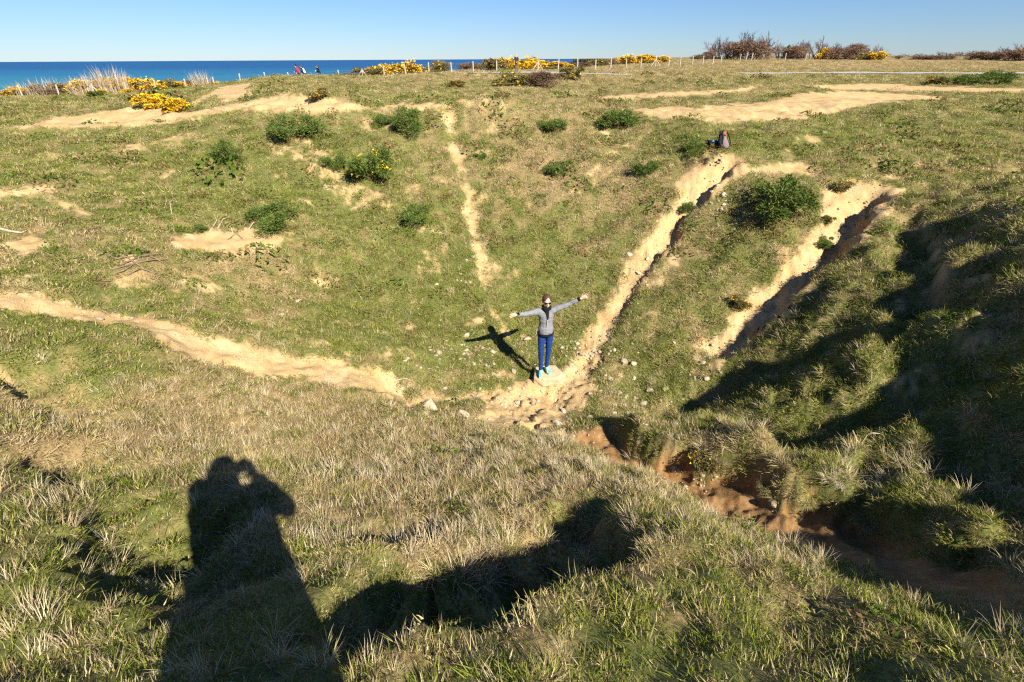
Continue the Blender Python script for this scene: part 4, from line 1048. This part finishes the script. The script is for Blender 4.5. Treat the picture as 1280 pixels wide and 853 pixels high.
# ------------------------------------------------------------------ roots, sticks, twigs
M_ROOT = mat('bleached_wood', (.42, .33, .23), .9, .1, 20, .3, .4, 60)
M_ROOTD = mat('brown_dead_wood', (.22, .15, .095), .9, .1, 20, .3, .4, 60)
def stick(name, pix, rad_, lift, m, label, cat, group=None):
    p = pick([q[0] for q in pix], [q[1] for q in pix]); c = p.mean(0); c[2] = gzs(c[0], c[1])
    n = len(p); ln = []
    for k in range(n):
        l = lift[k] if isinstance(lift, (list, tuple)) else lift
        ln.append((Vector(p[k]) + Vector((0, 0, l)) - Vector(c), rad_ * (1 - .65 * k / max(1, n - 1))))
    o = link(name, tube_mesh(name, [ln], m, 6)); o.location = c
    return tag(o, label, cat, group)
stick('dead_branch', [(0,288),(14,291),(28,293),(36,289)], .028, .03, M_ROOT, 'bleached dead branch lying over the left bare patch', 'branch')
for k, (x0, y0, x1, y1) in enumerate([(128,331,176,322),(140,338,190,327),(150,333,208,318),(132,326,160,318),(160,345,180,337),(168,330,212,326),(145,343,172,330),(126,348,140,353),(158,322,185,340),(176,336,200,344),(135,322,150,332),(185,320,205,331)]):
    mx, my = (x0 + x1) / 2 + rnd.gauss(0, 2.5), (y0 + y1) / 2 + rnd.gauss(0, 2.5)
    stick('dead_stick', [(x0, y0), (mx, my), (x1, y1)], .017, [.02, .05, .03], M_ROOTD, 'dead brown stick in the twig heap on the left wall', 'stick', 'heap of dead sticks on the left wall')
for k, (a, b, c) in enumerate([((262,290),(272,279),(268,270)),((280,292),(288,283),(300,277)),((292,296),(290,288),(282,281)),((300,290),(308,282),(306,274)),((310,288),(318,281),(326,279)),((285,300),(296,294),(304,300)),((272,286),(280,277),(288,273))]):
    stick('exposed_root', [a, b, c], .016, [.0, .06, .03], M_ROOTD if k % 2 else M_ROOT, 'exposed root curling out of the eroded bare patch', 'root', 'exposed roots over the bare patch')
for k, (a, b, c) in enumerate([((205,262),(210,255),(207,247)),((215,268),(214,258),(218,250)),((243,268),(250,274),(254,270))]):
    stick('exposed_root', [a, b, c], .014, [.0, .08, .03], M_ROOT, 'thin bleached root beside the creeping green bush', 'root', 'thin bleached roots')
stick('dead_branch', [(494,478),(505,474),(515,477),(520,484)], .013, .02, M_ROOT, 'curved dead twig at the end of the left sand path', 'twig')
stick('dead_stick', [(818,416),(808,424)], .012, .02, M_ROOT, 'short straight stick on grass beside the sandy channel', 'stick')
# forked white twig standing in the shaded wall
p = pick([1075], [556])[0]; s = depth(p) / F0
tw = empty('forked_twig', tuple(p)); tag(tw, 'pale forked twig sticking up from the shaded right wall', 'twig')
link('twig_arm', tube_mesh('twig_arm', [[((0, 0, 0), .010), ((-8 * s, 0, 9 * s), .009), ((-17 * s, 0, 23 * s), .006)]], M_ROOT, 6), None, tw)
link('twig_arm', tube_mesh('twig_arm', [[((0, 0, 0), .010), ((2 * s, 0, 9 * s), .009), ((3 * s, 0, 16 * s), .008), ((9 * s, 0, 19 * s), .007), ((18 * s, 0, 18 * s), .004)], [((3 * s, 0, 16 * s), .006), ((7 * s, -3 * s, 21 * s), .003)]], M_ROOT, 6), None, tw)
# the shaded wall's big grass tussocks
for k, (px, py, w, lab) in enumerate([(1085,608,58,'big round grass tussock overhanging the gully'), (1085,650,46,'drooping grass tussock on the gully bank under the big one'), (1050,598,34,'pale spiky tussock on the edge of the gully'), (1195,632,50,'shaggy tussock at the gully end of the wall'),
        (1225,668,44,'dark tussock hanging over the gully head'), (1150,560,60,'light green tussock between two shadow bands'), (900,575,26,'small tussock at the narrow end of the gully'), (960,608,30,'tussock on the shaded gully bank'), (1010,625,30,'dark tussock overhanging the gully between bank hollows')]):
    r2 = random.Random(900 + k); V, F, A = tuft(420, .45, .8, .34, .0085, .75, .42, r2, 4)
    p = pick([px], [py])[0]; sz = w * depth(p) / F0 * .62
    e = empty('grass_tussock', (p[0], p[1], p[2] - .03)); e.scale = (sz, sz, sz * .8); e.rotation_euler = (-.15, -.25, k)
    o1 = link('blades', with_blade('blades', np.array(V), np.array(F), np.array(A), M_REED if k in (2, 6) else leaf_material('tussock_blades', [(.16, .17, .05), (.32, .29, .11), (.55, .45, .24)])), None, e)
    link('root_crown', tube_mesh('root_crown', stem_lines(np.random.default_rng(k), 8, .25, .18, .03), M_ROOTD, 4), None, e)
    tag(e, lab, 'tussock', 'large tussocks on the shaded wall')

# ------------------------------------------------------------------ people
def capsule(bm, a, b, ra, rb, flat=1.0, axis=None, seg=14):
    """closed tapered capsule; `flat` squashes it along `axis`"""
    a = Vector(a); b = Vector(b); d = b - a; L_ = max(d.length, 1e-5); d = d / L_
    u = Vector(axis) - d * Vector(axis).dot(d) if axis is not None else d.orthogonal()
    u = u.normalized() if u.length > 1e-6 else d.orthogonal().normalized(); w = d.cross(u)
    prof = [(-math.cos(t) * ra, math.sin(t) * ra) for t in np.linspace(.12, 1.5708, 5)] + [(L_ * t, ra + (rb - ra) * t) for t in (.33, .66)] + [(L_ + math.sin(t) * rb, math.cos(t) * rb) for t in np.linspace(0, 1.45, 5)]
    rings = [[bm.verts.new(a + d * h + (u * math.cos(q) * flat + w * math.sin(q)) * r) for q in np.arange(seg) * 6.28319 / seg] for h, r in prof]
    for r0, r1 in zip(rings, rings[1:]):
        for i in range(seg): bm.faces.new((r0[i], r0[(i + 1) % seg], r1[(i + 1) % seg], r1[i]))
    bm.faces.new(rings[0][::-1]); bm.faces.new(rings[-1])
def ellipsoid(bm, c, r, rot=None):
    ret = bmesh.ops.create_uvsphere(bm, u_segments=18, v_segments=12, radius=1.0)
    M = Matrix.Translation(Vector(c)) @ (rot.to_4x4() if rot else Matrix.Identity(4)) @ Matrix.Diagonal((r[0], r[1], r[2], 1))
    bmesh.ops.transform(bm, matrix=M, verts=ret['verts'])
def fuse(name, build, voxel, m, parent, smooth_it=4, wrinkle=0.0, cut=None):
    """one continuous skin round all the pieces that build() lays down"""
    bm = bmesh.new(); build(bm); bmesh.ops.recalc_face_normals(bm, faces=bm.faces)
    me = bpy.data.meshes.new(name); bm.to_mesh(me); bm.free()
    o = bpy.data.objects.new(name, me); COL.objects.link(o)
    r_ = o.modifiers.new('skin', 'REMESH'); r_.mode = 'VOXEL'; r_.voxel_size = voxel; r_.use_smooth_shade = True
    s_ = o.modifiers.new('soften', 'SMOOTH'); s_.factor = .5; s_.iterations = smooth_it
    dg = bpy.context.evaluated_depsgraph_get(); new = bpy.data.meshes.new_from_object(o.evaluated_get(dg))
    o.modifiers.clear(); o.data = new; bpy.data.meshes.remove(me); new.name = name
    if wrinkle:
        co = np.empty(len(new.vertices) * 3, np.float32); new.vertices.foreach_get('co', co); co = co.reshape(-1, 3)
        nv = np.array([v.normal for v in new.vertices], np.float32)
        w = fbm(co[:, 0] * 1.0 + co[:, 1] * .7, co[:, 2] * 1.6 + co[:, 1] * .4, 9.0, 3, 4.0)
        new.vertices.foreach_set('co', (co + nv * (wrinkle * w)[:, None]).ravel()); new.update()
    if cut is not None:                                       # a straight hem
        bm = bmesh.new(); bm.from_mesh(new); bmesh.ops.bisect_plane(bm, geom=bm.verts[:] + bm.edges[:] + bm.faces[:], plane_co=(0, 0, cut), plane_no=(0, 0, 1), clear_inner=True)
        bm.to_mesh(new); bm.free()
    new.materials.clear(); new.materials.append(m); o.parent = parent
    new.polygons.foreach_set('use_smooth', np.ones(len(new.polygons), bool))
    return o
def skin_mat(name, col):
    m = mat(name, col, .55, .35, 25, .06); m.node_tree.nodes['Principled BSDF'].inputs['Subsurface Weight'].default_value = .08
    return m
def fabric(name, col, amt=.12): return mat(name, col, .9, .15, 120, amt, .3, 400)
M_SKIN = skin_mat('skin', (.60, .36, .25)); M_HAIR = mat('brown_hair', (.075, .035, .02), .5, .3, 60, .3)
M_BLACK = fabric('black_cloth', (.012, .012, .013)); M_WHITE = fabric('white_cloth', (.75, .73, .70)); M_DENIM = fabric('blue_denim', (.012, .04, .17), .3)

BASE = dict(ankle=(.09, 0, .09), knee=(.095, -.03, .48), hip=(.085, 0, .90), shoulder=(.165, 0, 1.385), elbow=(.22, .03, 1.12), wrist=(.24, -.05, .88))
def joints(over):
    J = {}
    for k, (x, y, z) in BASE.items():
        J[k + '_l'] = Vector((x, y, z)); J[k + '_r'] = Vector((-x, y, z))     # figure faces -Y; _l is towards +X
    J['pelvis'] = Vector((0, .0, .95)); J['waist'] = Vector((0, .005, 1.08)); J['chest'] = Vector((0, .0, 1.27)); J['neck'] = Vector((0, .005, 1.43)); J['head'] = Vector((0, -.012, 1.575))
    for k, v in over.items(): J[k] = Vector(v)
    return J
def hand(bm, J, sd, spread, curl, nrm):
    """palm, four fingers and a thumb beyond the wrist; nrm points out of the palm"""
    w = J['wrist_' + sd]; e = J['elbow_' + sd]; d = J.get('aim_' + sd, (w - e)).normalized(); n = Vector(nrm); n = (n - d * n.dot(d)).normalized(); s = d.cross(n)
    if s.z < 0: s = -s                                                        # thumb side up
    c = w + d * .05
    capsule(bm, w + d * .015, w + d * .085, .030, .036, .5, n)
    capsule(bm, w + d * .03 + s * .018, w + d * .082 + s * .026, .020, .017, .6, n); capsule(bm, w + d * .03 - s * .018, w + d * .078 - s * .026, .020, .017, .6, n)
    for k, (off, ln) in enumerate([(.028, .070), (.0095, .079), (-.0095, .073), (-.028, .058)]):
        fd = (d + s * off * spread).normalized(); p0 = w + d * (.083 - abs(k - 1.2) * .004) + s * off
        p1 = p0 + fd * ln * .5; fd2 = (fd + n * curl).normalized(); p2 = p1 + fd2 * ln * .5
        capsule(bm, p0 - fd * .02, p1, .0098, .0090, 1, None, 10); capsule(bm, p1, p2, .0090, .0074, 1, None, 10)
    t0 = w + d * .028 + s * .028; td = (d * .62 + s * .9 + n * .25 * (1 + curl)).normalized(); t1 = t0 + td * .036; t2 = t1 + (td + d * .5).normalized() * .032
    capsule(bm, t0 - td * .015, t1, .0125, .0105, 1, None, 10); capsule(bm, t1, t2, .0105, .0085, 1, None, 10)
def head_shape(bm, J, R):
    c = J['head']; f = lambda v: c + R @ Vector(v)
    ellipsoid(bm, f((0, .012, .035)), (.076, .092, .088), R); ellipsoid(bm, f((0, -.018, -.025)), (.064, .070, .080), R)
    ellipsoid(bm, f((0, -.040, -.075)), (.038, .040, .034), R)                # chin
    capsule(bm, f((0, -.082, .022)), f((0, -.104, -.018)), .010, .0145, .9, None, 10)   # nose
    ellipsoid(bm, f((0, -.090, -.022)), (.018, .012, .010), R)
    ellipsoid(bm, f((0, -.083, -.052)), (.026, .010, .0065), R); ellipsoid(bm, f((0, -.080, -.062)), (.022, .010, .007), R)     # lips
    ellipsoid(bm, f((0, -.078, .036)), (.052, .016, .009), R)                 # brow
    for s in (-1, 1):
        ellipsoid(bm, f((s * .078, .012, -.002)), (.010, .020, .032), R); ellipsoid(bm, f((s * .036, -.070, -.018)), (.022, .018, .018), R)
    capsule(bm, J['neck'] + Vector((0, 0, -.04)), f((0, .012, -.05)), .060, .052)
def body_build(J, R, grip):
    def b(bm):
        head_shape(bm, J, R)
        capsule(bm, J['pelvis'], J['waist'], .112, .100, .72, (0, 1, 0)); capsule(bm, J['waist'], J['chest'], .105, .130, .72, (0, 1, 0)); capsule(bm, J['chest'], J['neck'] - Vector((0, 0, .04)), .130, .070, .7, (0, 1, 0))
        for sd in 'lr':
            capsule(bm, J['chest'] + (J['shoulder_' + sd] - J['chest']) * .4 + Vector((0, 0, .03)), J['shoulder_' + sd], .06, .052)
            capsule(bm, J['shoulder_' + sd], J['elbow_' + sd], .050, .037); capsule(bm, J['elbow_' + sd], J['wrist_' + sd], .038, .025)
            capsule(bm, J['hip_' + sd], J['knee_' + sd], .066, .040); capsule(bm, J['knee_' + sd], J['ankle_' + sd], .041, .027)
            capsule(bm, J['ankle_' + sd] + Vector((0, .03, -.045)), J['ankle_' + sd] + Vector((0, -.12, -.06)), .034, .026)
            hand(bm, J, sd, *grip[sd])
    return b
def sleeve_top(J, fat=1.0, hem=.86, long_sleeve=True):
    def b(bm):
        h = Vector((J['pelvis'].x, J['pelvis'].y, hem))
        capsule(bm, h + Vector((0, 0, .09)), J['waist'], .152 * fat, .134 * fat, .82, (0, 1, 0)); capsule(bm, J['waist'], J['chest'], .128 * fat, .148 * fat, .76, (0, 1, 0))
        capsule(bm, J['chest'], J['neck'] - Vector((0, 0, .035)), .146 * fat, .080, .74, (0, 1, 0))
        for sd in 'lr':
            S, E, Wr = J['shoulder_' + sd], J['elbow_' + sd], J['wrist_' + sd]
            capsule(bm, J['chest'] + (S - J['chest']) * .4 + Vector((0, 0, .03)), S, .075, .066 * fat)
            capsule(bm, S, E, .064 * fat, .050 * fat)
            if long_sleeve: capsule(bm, E, Wr - (Wr - E).normalized() * .035, .050 * fat, .038 * fat)
    return b
def trousers(J, fat=1.0):
    def b(bm):
        capsule(bm, J['pelvis'] - Vector((0, 0, .02)), J['pelvis'] + Vector((0, 0, .05)), .128 * fat, .122 * fat, .80, (0, 1, 0))
        for sd in 'lr':
            capsule(bm, J['hip_' + sd], J['knee_' + sd], .083 * fat, .054 * fat); capsule(bm, J['knee_' + sd], J['ankle_' + sd] + Vector((0, 0, .03)), .055 * fat, .040 * fat)
    return b
def shoe(J, sd, out=.25):
    def b(bm):
        A = J['ankle_' + sd]; sx = (1 if sd == 'l' else -1) * out
        t = A + Vector((sx * .13, -.135, -.058)); h = A + Vector((0, .035, -.052))
        capsule(bm, h, t, .040, .036, .85, (0, 0, 1)); capsule(bm, A + Vector((0, .02, -.03)), A + Vector((sx * .05, -.05, -.035)), .042, .032)
    return b
def sole(J, sd, out=.25):
    def b(bm):
        A = J['ankle_' + sd]; sx = (1 if sd == 'l' else -1) * out
        capsule(bm, A + Vector((0, .04, -.082)), A + Vector((sx * .13, -.145, -.082)), .040, .037, .28, (0, 0, 1))
    return b
def hair_cap(J, R, low=-.01, bulk=1.0):
    def b(bm):
        c = J['head']; f = lambda v: c + R @ Vector(v)
        ellipsoid(bm, f((0, .022, .052)), (.084 * bulk, .094 * bulk, .082 * bulk), R); ellipsoid(bm, f((0, .055, .0)), (.074 * bulk, .058, .075), R)
        for s in (-1, 1): ellipsoid(bm, f((s * .068, .02, .02)), (.018, .045, .05), R)
    return b
def person(label, group, loc, rz, over, mats, voxel=.007, grip=None, headrot=(0, 0, 0), fat=1.0, hem=.86, scale=1.0):
    J = joints(over); R = Euler(headrot).to_matrix()
    e = empty('person', loc, rz); e.scale = (scale,) * 3
    grip = grip or {'l': (2., .35, (-1, 0, 0)), 'r': (2., .35, (1, 0, 0))}
    fuse('body', body_build(J, R, grip), voxel, mats['skin'], e, 3)
    fuse('jacket', sleeve_top(J, fat, hem), max(voxel, .009), mats['top'], e, 4, .009, cut=hem)
    fuse('trousers', trousers(J), max(voxel, .009), mats['legs'], e, 4, .007)
    for sd in 'lr':
        s_ = fuse('shoe', shoe(J, sd), max(voxel, .008), mats['shoe'], e, 4); fuse('sole', sole(J, sd), max(voxel, .008), mats.get('sole', M_WHITE), s_, 2)
    fuse('hair', hair_cap(J, R), max(voxel, .008), mats['hair'], e, 4, .006)
    return tag(e, label, 'person', group), J, R

# the slab and the person standing on it
fp = pick([684], [474])[0]
FEET = np.array([fp[0], fp[1], gzs(fp[0], fp[1]) + .15])
bm = bmesh.new()
top = [(-.26, -.10), (-.20, .22), (.02, .27), (.20, .25), (.31, -.08), (.16, -.17), (-.10, -.19)]
lo = [bm.verts.new((x * 1.12, y * 1.12, -.16)) for x, y in top]; mid_ = [bm.verts.new((x * 1.06, y * 1.06, -.04)) for x, y in top]; hi = [bm.verts.new((x * .96, y * .96, .0)) for x, y in top]
for A_, B_ in ((lo, mid_), (mid_, hi)):
    for i in range(7): bm.faces.new((A_[i], A_[(i + 1) % 7], B_[(i + 1) % 7], B_[i]))
bm.faces.new(hi); bm.faces.new(lo[::-1])
bmesh.ops.bevel(bm, geom=[e_ for e_ in bm.edges], offset=.008, segments=1, affect='EDGES')
bmesh.ops.triangulate(bm, faces=bm.faces); bmesh.ops.subdivide_edges(bm, edges=bm.edges, cuts=2, use_grid_fill=True)
for v in bm.verts:
    q = float(fbm(np.array([v.co.x + v.co.z]), np.array([v.co.y - v.co.z]), 6.0, 3, 2.0)[0]); v.co += v.normal * q * .014 if v.co.z < -.01 else Vector((0, 0, -abs(q) * .009))
me = bpy.data.meshes.new('stone_slab'); bm.to_mesh(me); bm.free()
slab = link('stone_slab', me, M_SLAB); slab.location = FEET; slab.rotation_euler[2] = .1
tag(slab, 'sandy flat stone slab the person with spread arms stands on', 'stone')

M_GREY = fabric('grey_marl', (.20, .205, .215), .25); M_TURQ = fabric('turquoise_shoe', (.10, .62, .62)); M_LIME = fabric('lime_shoe', (.55, .80, .25))
man, J, R = person('person in grey zip jacket and blue jeans with both arms spread wide', None, (FEET[0] - .06, FEET[1] + .03, FEET[2] + .008), .12,
    dict(shoulder_l=(.165, 0, 1.395), elbow_l=(.42, -.02, 1.50), wrist_l=(.63, -.07, 1.625), shoulder_r=(-.165, 0, 1.375), elbow_r=(-.41, -.10, 1.385), wrist_r=(-.60, -.20, 1.43),
         hip_l=(.08, 0, .90), knee_l=(.07, .0, .48), ankle_l=(.055, .03, .09), hip_r=(-.08, 0, .90), knee_r=(-.085, -.05, .48), ankle_r=(-.085, -.06, .09)),
    dict(skin=M_SKIN, top=M_GREY, legs=M_DENIM, shoe=M_TURQ, sole=M_LIME, hair=M_HAIR), .005,
    {'l': (15., .12, (0, -1, 0)), 'r': (15., .12, (0, -1, 0))}, (.12, 0, .05), 1.0, .88, .935)
man.children[0].name = 'body'
# scarf, cuffs, hem band, zip, sunglasses
def scarf(bm):
    for a in np.arange(0, 6.28, .45): ellipsoid(bm, J['neck'] + Vector((.062 * math.cos(a), .062 * math.sin(a) - .01, .018 + .012 * math.sin(3 * a))), (.034, .034, .036))
    capsule(bm, J['neck'] + Vector((0, -.075, .0)), J['neck'] + Vector((.012, -.125, -.17)), .05, .018, .5, (0, 1, 0))
fuse('scarf', scarf, .008, M_BLACK, man, 3, .004)
jk = [c for c in man.children if c.name.startswith('jacket')][0]
for sd in 'lr':
    E, Wr = J['elbow_' + sd], J['wrist_' + sd]; d = (Wr - E).normalized()
    link('cuff', tube_mesh('cuff', [[(Wr - d * .055, .041), (Wr - d * .025, .041), (Wr - d * .005, .034)]], M_BLACK, 14), None, jk, True)
ring = [(Vector((.147 * math.cos(q), .124 * math.sin(q), .887)), .016) for q in np.linspace(0, 6.2832, 30)]
link('hem_band', tube_mesh('hem_band', [ring, [(p_ + Vector((0, 0, .02)), r_) for p_, r_ in ring]], M_BLACK, 8), None, jk, True)
link('zip', tube_mesh('zip', [[((.0, -.112, .97), .005), ((.0, -.112, 1.08), .005), ((.004, -.122, 1.24), .005)]], mat('zip_metal', (.5, .5, .52), .35, .6), 6), None, jk)
M_LENS = mat('dark_lens', (.008, .008, .01), .12, .6)
f = lambda v: J['head'] + R @ Vector(v)
gl = link('sunglasses', tube_mesh('sunglasses', [[(f((-.012, -.099, .020)), .004), (f((0, -.103, .023)), .004), (f((.012, -.099, .020)), .004)],
     [(f((-.062, -.078, .022)), .0035), (f((-.084, -.03, .02)), .0035), (f((-.082, .03, .012)), .0035)], [(f((.062, -.078, .022)), .0035), (f((.084, -.03, .02)), .0035), (f((.082, .03, .012)), .0035)]], M_LENS, 6), None, man)
for s in (-1, 1):
    fuse('lens', lambda bm, s=s: ellipsoid(bm, f((s * .036, -.090, .010)), (.028, .009, .023), R), .004, M_LENS, gl, 1)
for sd in 'lr':
    A = J['ankle_' + sd]; s_ = [c for c in man.children if c.name.startswith('shoe')][0 if sd == 'l' else 1]
    link('laces', tube_mesh('laces', [[(A + Vector((-.022, -.045 - k * .02, -.004 - k * .006)), .004), (A + Vector((.0, -.05 - k * .02, .003 - k * .006)), .004), (A + Vector((.022, -.045 - k * .02, -.004 - k * .006)), .004)] for k in range(3)], M_LIME, 5), None, s_)

# the photographer, holding the camera up: their shadow lies on the near bank
M_COAT = fabric('dark_coat', (.03, .035, .045))
ft = gzs(0.02, -.30)
H = -ft + .18                                                               # eye height above the ground there
sc_ = H / 1.60
PH = dict(shoulder_l=(.19, 0, 1.39), elbow_l=(.25, -.08, 1.15), wrist_l=(.01, -.13, 1.40), shoulder_r=(-.19, 0, 1.39), elbow_r=(-.225, -.19, 1.12), wrist_r=(-.15, -.13, 1.42),
          aim_l=(-.45, -.15, .9), aim_r=(.35, -.1, .7), hip_l=(.10, 0, .90), knee_l=(.14, 0, .48), ankle_l=(.17, .0, .09), hip_r=(-.10, 0, .90), knee_r=(-.14, 0, .48), ankle_r=(-.17, .0, .09))
ph, JP, RP = person('person in a dark coat at the crater rim photographing the scene', None, (-.085, -.275, ft), math.pi - .1, PH,
    dict(skin=M_SKIN, top=M_COAT, legs=M_BLACK, shoe=M_BLACK, sole=M_BLACK, hair=M_HAIR), .009, {'l': (1., .7, (-1, -.2, 0)), 'r': (1., .7, (1, -.2, 0))}, (.30, 0, 0), 1.28, .62, sc_)
fuse('coat_skirt', lambda bm: capsule(bm, Vector((0, .03, .50)), Vector((0, .03, 1.16)), .31, .285, .62, (0, 1, 0)), .014, M_COAT, ph, 4, .01)
# camera body in front of the face (behind the lens point)
cb = empty('photo_camera', (0, -.03, 0)); cb.rotation_euler = (-PITCH, 0, 0)
def boxmesh(name, x, y, z, m, bev=.006):
    bm = bmesh.new(); bmesh.ops.create_cube(bm, size=1); bmesh.ops.scale(bm, vec=(x, y, z), verts=bm.verts); bmesh.ops.bevel(bm, geom=list(bm.edges), offset=bev, segments=2, affect='EDGES')
    me = bpy.data.meshes.new(name); bm.to_mesh(me); bm.free(); me.materials.append(m); return me
M_CAM = mat('camera_black', (.015, .015, .016), .5, .4)
o = link('camera_body', boxmesh('camera_body', .14, .06, .09, M_CAM), None, cb); o.location = (0, -.10, 0)
o = link('prism_hump', boxmesh('prism_hump', .05, .055, .035, M_CAM), None, cb); o.location = (0, -.10, .06)
link('lens_barrel', tube_mesh('lens_barrel', [[((0, -.075, 0), .034), ((0, -.04, 0), .036), ((0, .0, 0), .038)]], M_CAM, 20), None, cb)
tag(cb, 'black camera held up to the eye of the person in the dark coat', 'camera')

# walkers on the plateau and the standing man
def far_person(px, Y, label, group, rz, mats, over, **kw):
    d = rays(px, 90)[0]; x = d[0] / d[1] * Y
    return person(label, group, (x, Y, gzs(x, Y)), rz, over, mats, .012, **kw)
M_RED = fabric('red_jacket', (.45, .03, .025)); M_NAVY = fabric('navy_cloth', (.018, .02, .035)); M_JEAN2 = fabric('faded_denim', (.05, .09, .19)); M_GREYT = fabric('charcoal_shirt', (.05, .05, .06))
lean = dict(waist=(0, -.03, 1.08), chest=(0, -.09, 1.25), neck=(0, -.15, 1.40), head=(0, -.19, 1.53), shoulder_l=(.165, -.12, 1.36), shoulder_r=(-.165, -.12, 1.36), elbow_l=(.21, -.02, 1.12), elbow_r=(-.21, -.16, 1.12), wrist_l=(.2, -.12, .92), wrist_r=(-.18, -.34, 1.02),
            knee_l=(.095, -.14, .50), ankle_l=(.09, -.10, .10), knee_r=(-.095, .02, .47), ankle_r=(-.09, .22, .12))
wk = 'three walkers on the plateau'
W1, J1, R1 = far_person(373, 56.5, 'walker in a red jacket and black cap on the plateau', wk, -1.5, dict(skin=M_SKIN, top=M_RED, legs=M_NAVY, shoe=M_BLACK, hair=M_BLACK), lean)
W2, J2, R2 = far_person(379.5, 57.2, 'walker in dark clothes with a white bag on the back', wk, -1.6, dict(skin=M_SKIN, top=M_NAVY, legs=M_NAVY, shoe=M_BLACK, hair=M_HAIR), lean)
W3, J3, R3 = far_person(399, 57.5, 'walker in a dark jacket walking a little behind the other two', wk, -1.7, dict(skin=M_SKIN, top=M_BLACK, legs=M_JEAN2, shoe=M_BLACK, hair=M_HAIR), lean)
def cap_peak(bm): ellipsoid(bm, J1['head'] + Vector((0, -.10, .05)), (.06, .07, .012))
fuse('cap_peak', cap_peak, .008, M_BLACK, W1, 2)
def bagmesh(bm):
    capsule(bm, Vector((0, .08, 1.02)), Vector((0, .02, 1.28)), .13, .11, .65, (0, 1, 0)); capsule(bm, Vector((0, .15, 1.02)), Vector((0, .11, 1.16)), .09, .08, .5, (0, 1, 0))
b_ = fuse('white_bag', bagmesh, .012, M_WHITE, None, 3, .004); b_.location = W2.location; b_.rotation_euler = W2.rotation_euler
tag(b_, 'white bag carried on the back of a walker in dark clothes', 'bag')
def roll(bm): capsule(bm, Vector((-.16, -.36, 1.02)), Vector((.10, -.34, 1.10)), .05, .05, .7, (0, 1, 0))
b_ = fuse('white_parcel', roll, .012, M_WHITE, None, 2, .003); b_.location = W3.location; b_.rotation_euler = W3.rotation_euler
tag(b_, 'white folded cloth held by the walker behind the other two', 'cloth')
far_person(645.5, 58.4, 'person in charcoal shirt and jeans standing on the path', None, -.5, dict(skin=M_SKIN, top=M_GREYT, legs=M_JEAN2, shoe=M_BLACK, hair=mat('fair_hair', (.42, .27, .16), .6, .3)), dict(elbow_r=(-.25, -.05, 1.14), wrist_r=(-.12, -.25, 1.12), elbow_l=(.24, .0, 1.12), wrist_l=(.18, -.16, 1.0)))

# ------------------------------------------------------------------ backpack by the channel head
bp_ = pick([903], [186])[0]; s = 22 * depth(bp_) / F0 / .46
M_PACK = fabric('dark_grey_pack', (.03, .028, .03)); M_PAN = fabric('mauve_grey_panel', (.20, .15, .155)); M_DRED = fabric('dusty_red_cloth', (.34, .08, .075)); M_SAL = fabric('salmon_cloth', (.55, .22, .15)); M_TEAL = fabric('teal_cloth', (.04, .30, .42)); M_BLU = fabric('deep_blue_cloth', (.012, .045, .14))
pk = empty('backpack', (bp_[0], bp_[1], gzs(bp_[0], bp_[1]) - .01), .25); pk.scale = (s,) * 3
def packbody(bm):
    capsule(bm, Vector((.01, .04, .10)), Vector((-.03, .09, .36)), .145, .085, .62, (0, 1, 0)); capsule(bm, Vector((-.06, .02, .07)), Vector((.10, .02, .07)), .075, .075)
fuse('pack_body', packbody, .010, M_PACK, pk, 4, .008)
fuse('front_panel', lambda bm: capsule(bm, Vector((.045, -.055, .10)), Vector((.0, .025, .28)), .085, .05, .35, (0, 1, .3)), .009, M_PAN, pk, 4, .004)
fuse('top_pocket', lambda bm: capsule(bm, Vector((-.045, .03, .37)), Vector((.0, .03, .39)), .04, .038, .7, (0, 1, 0)), .008, M_DRED, pk, 3, .004)
fuse('side_cloth', lambda bm: capsule(bm, Vector((.09, .09, .20)), Vector((.05, .09, .38)), .05, .035, .6, (0, 1, 0)), .008, M_SAL, pk, 3, .004)
for sx in (-1, 1):
    link('strap', tube_mesh('strap', [[((-.02 + .06 * sx, .0, .41), .012), ((.0 + .10 * sx, -.05, .30), .014), ((.03 + .12 * sx, -.07, .16), .014), ((.04 + .13 * sx, -.05, .04), .010)]], M_BLACK, 8), None, pk, True)
link('grab_loop', tube_mesh('grab_loop', [[((-.05, .05, .42), .008), ((-.03, .05, .46), .008), ((.0, .05, .42), .008)]], M_BLACK, 6), None, pk, True)
link('loose_strap', tube_mesh('loose_strap', [[((.14, .0, .03), .009), ((.26, .02, .035), .008), ((.40, .0, .03), .007), ((.52, -.02, .02), .006)]], M_BLACK, 6), None, pk, True)
p2 = pick([892], [183])[0]
sb = empty('small_bag', (p2[0], p2[1], gzs(p2[0], p2[1]) - .01), .5); sb.scale = (s,) * 3
fuse('bag_body', lambda bm: (capsule(bm, Vector((-.10, .04, .10)), Vector((.10, -.05, .07)), .075, .085, .8, (0, 0, 1)), capsule(bm, Vector((-.17, .05, .15)), Vector((-.05, .05, .13)), .04, .05, .6, (0, 0, 1))), .010, M_BLACK, sb, 3, .008)
fuse('teal_lining', lambda bm: capsule(bm, Vector((-.07, -.02, .14)), Vector((.0, -.03, .155)), .05, .04, .6, (0, 0, 1)), .008, M_TEAL, sb, 3, .006)
fuse('blue_flap', lambda bm: capsule(bm, Vector((.0, -.06, .11)), Vector((.09, -.09, .10)), .055, .05, .55, (0, 0, 1)), .008, M_BLU, sb, 3, .006)
link('buckle', boxmesh('buckle', .035, .012, .03, mat('white_buckle', (.7, .7, .7), .5, .4), .003), None, sb).location = (.12, -.16, .07)
tag(pk, 'dark backpack with mauve panel and red top at the head of the sandy channel', 'backpack')
tag(sb, 'small black bag with teal lining lying against the dark backpack', 'bag')
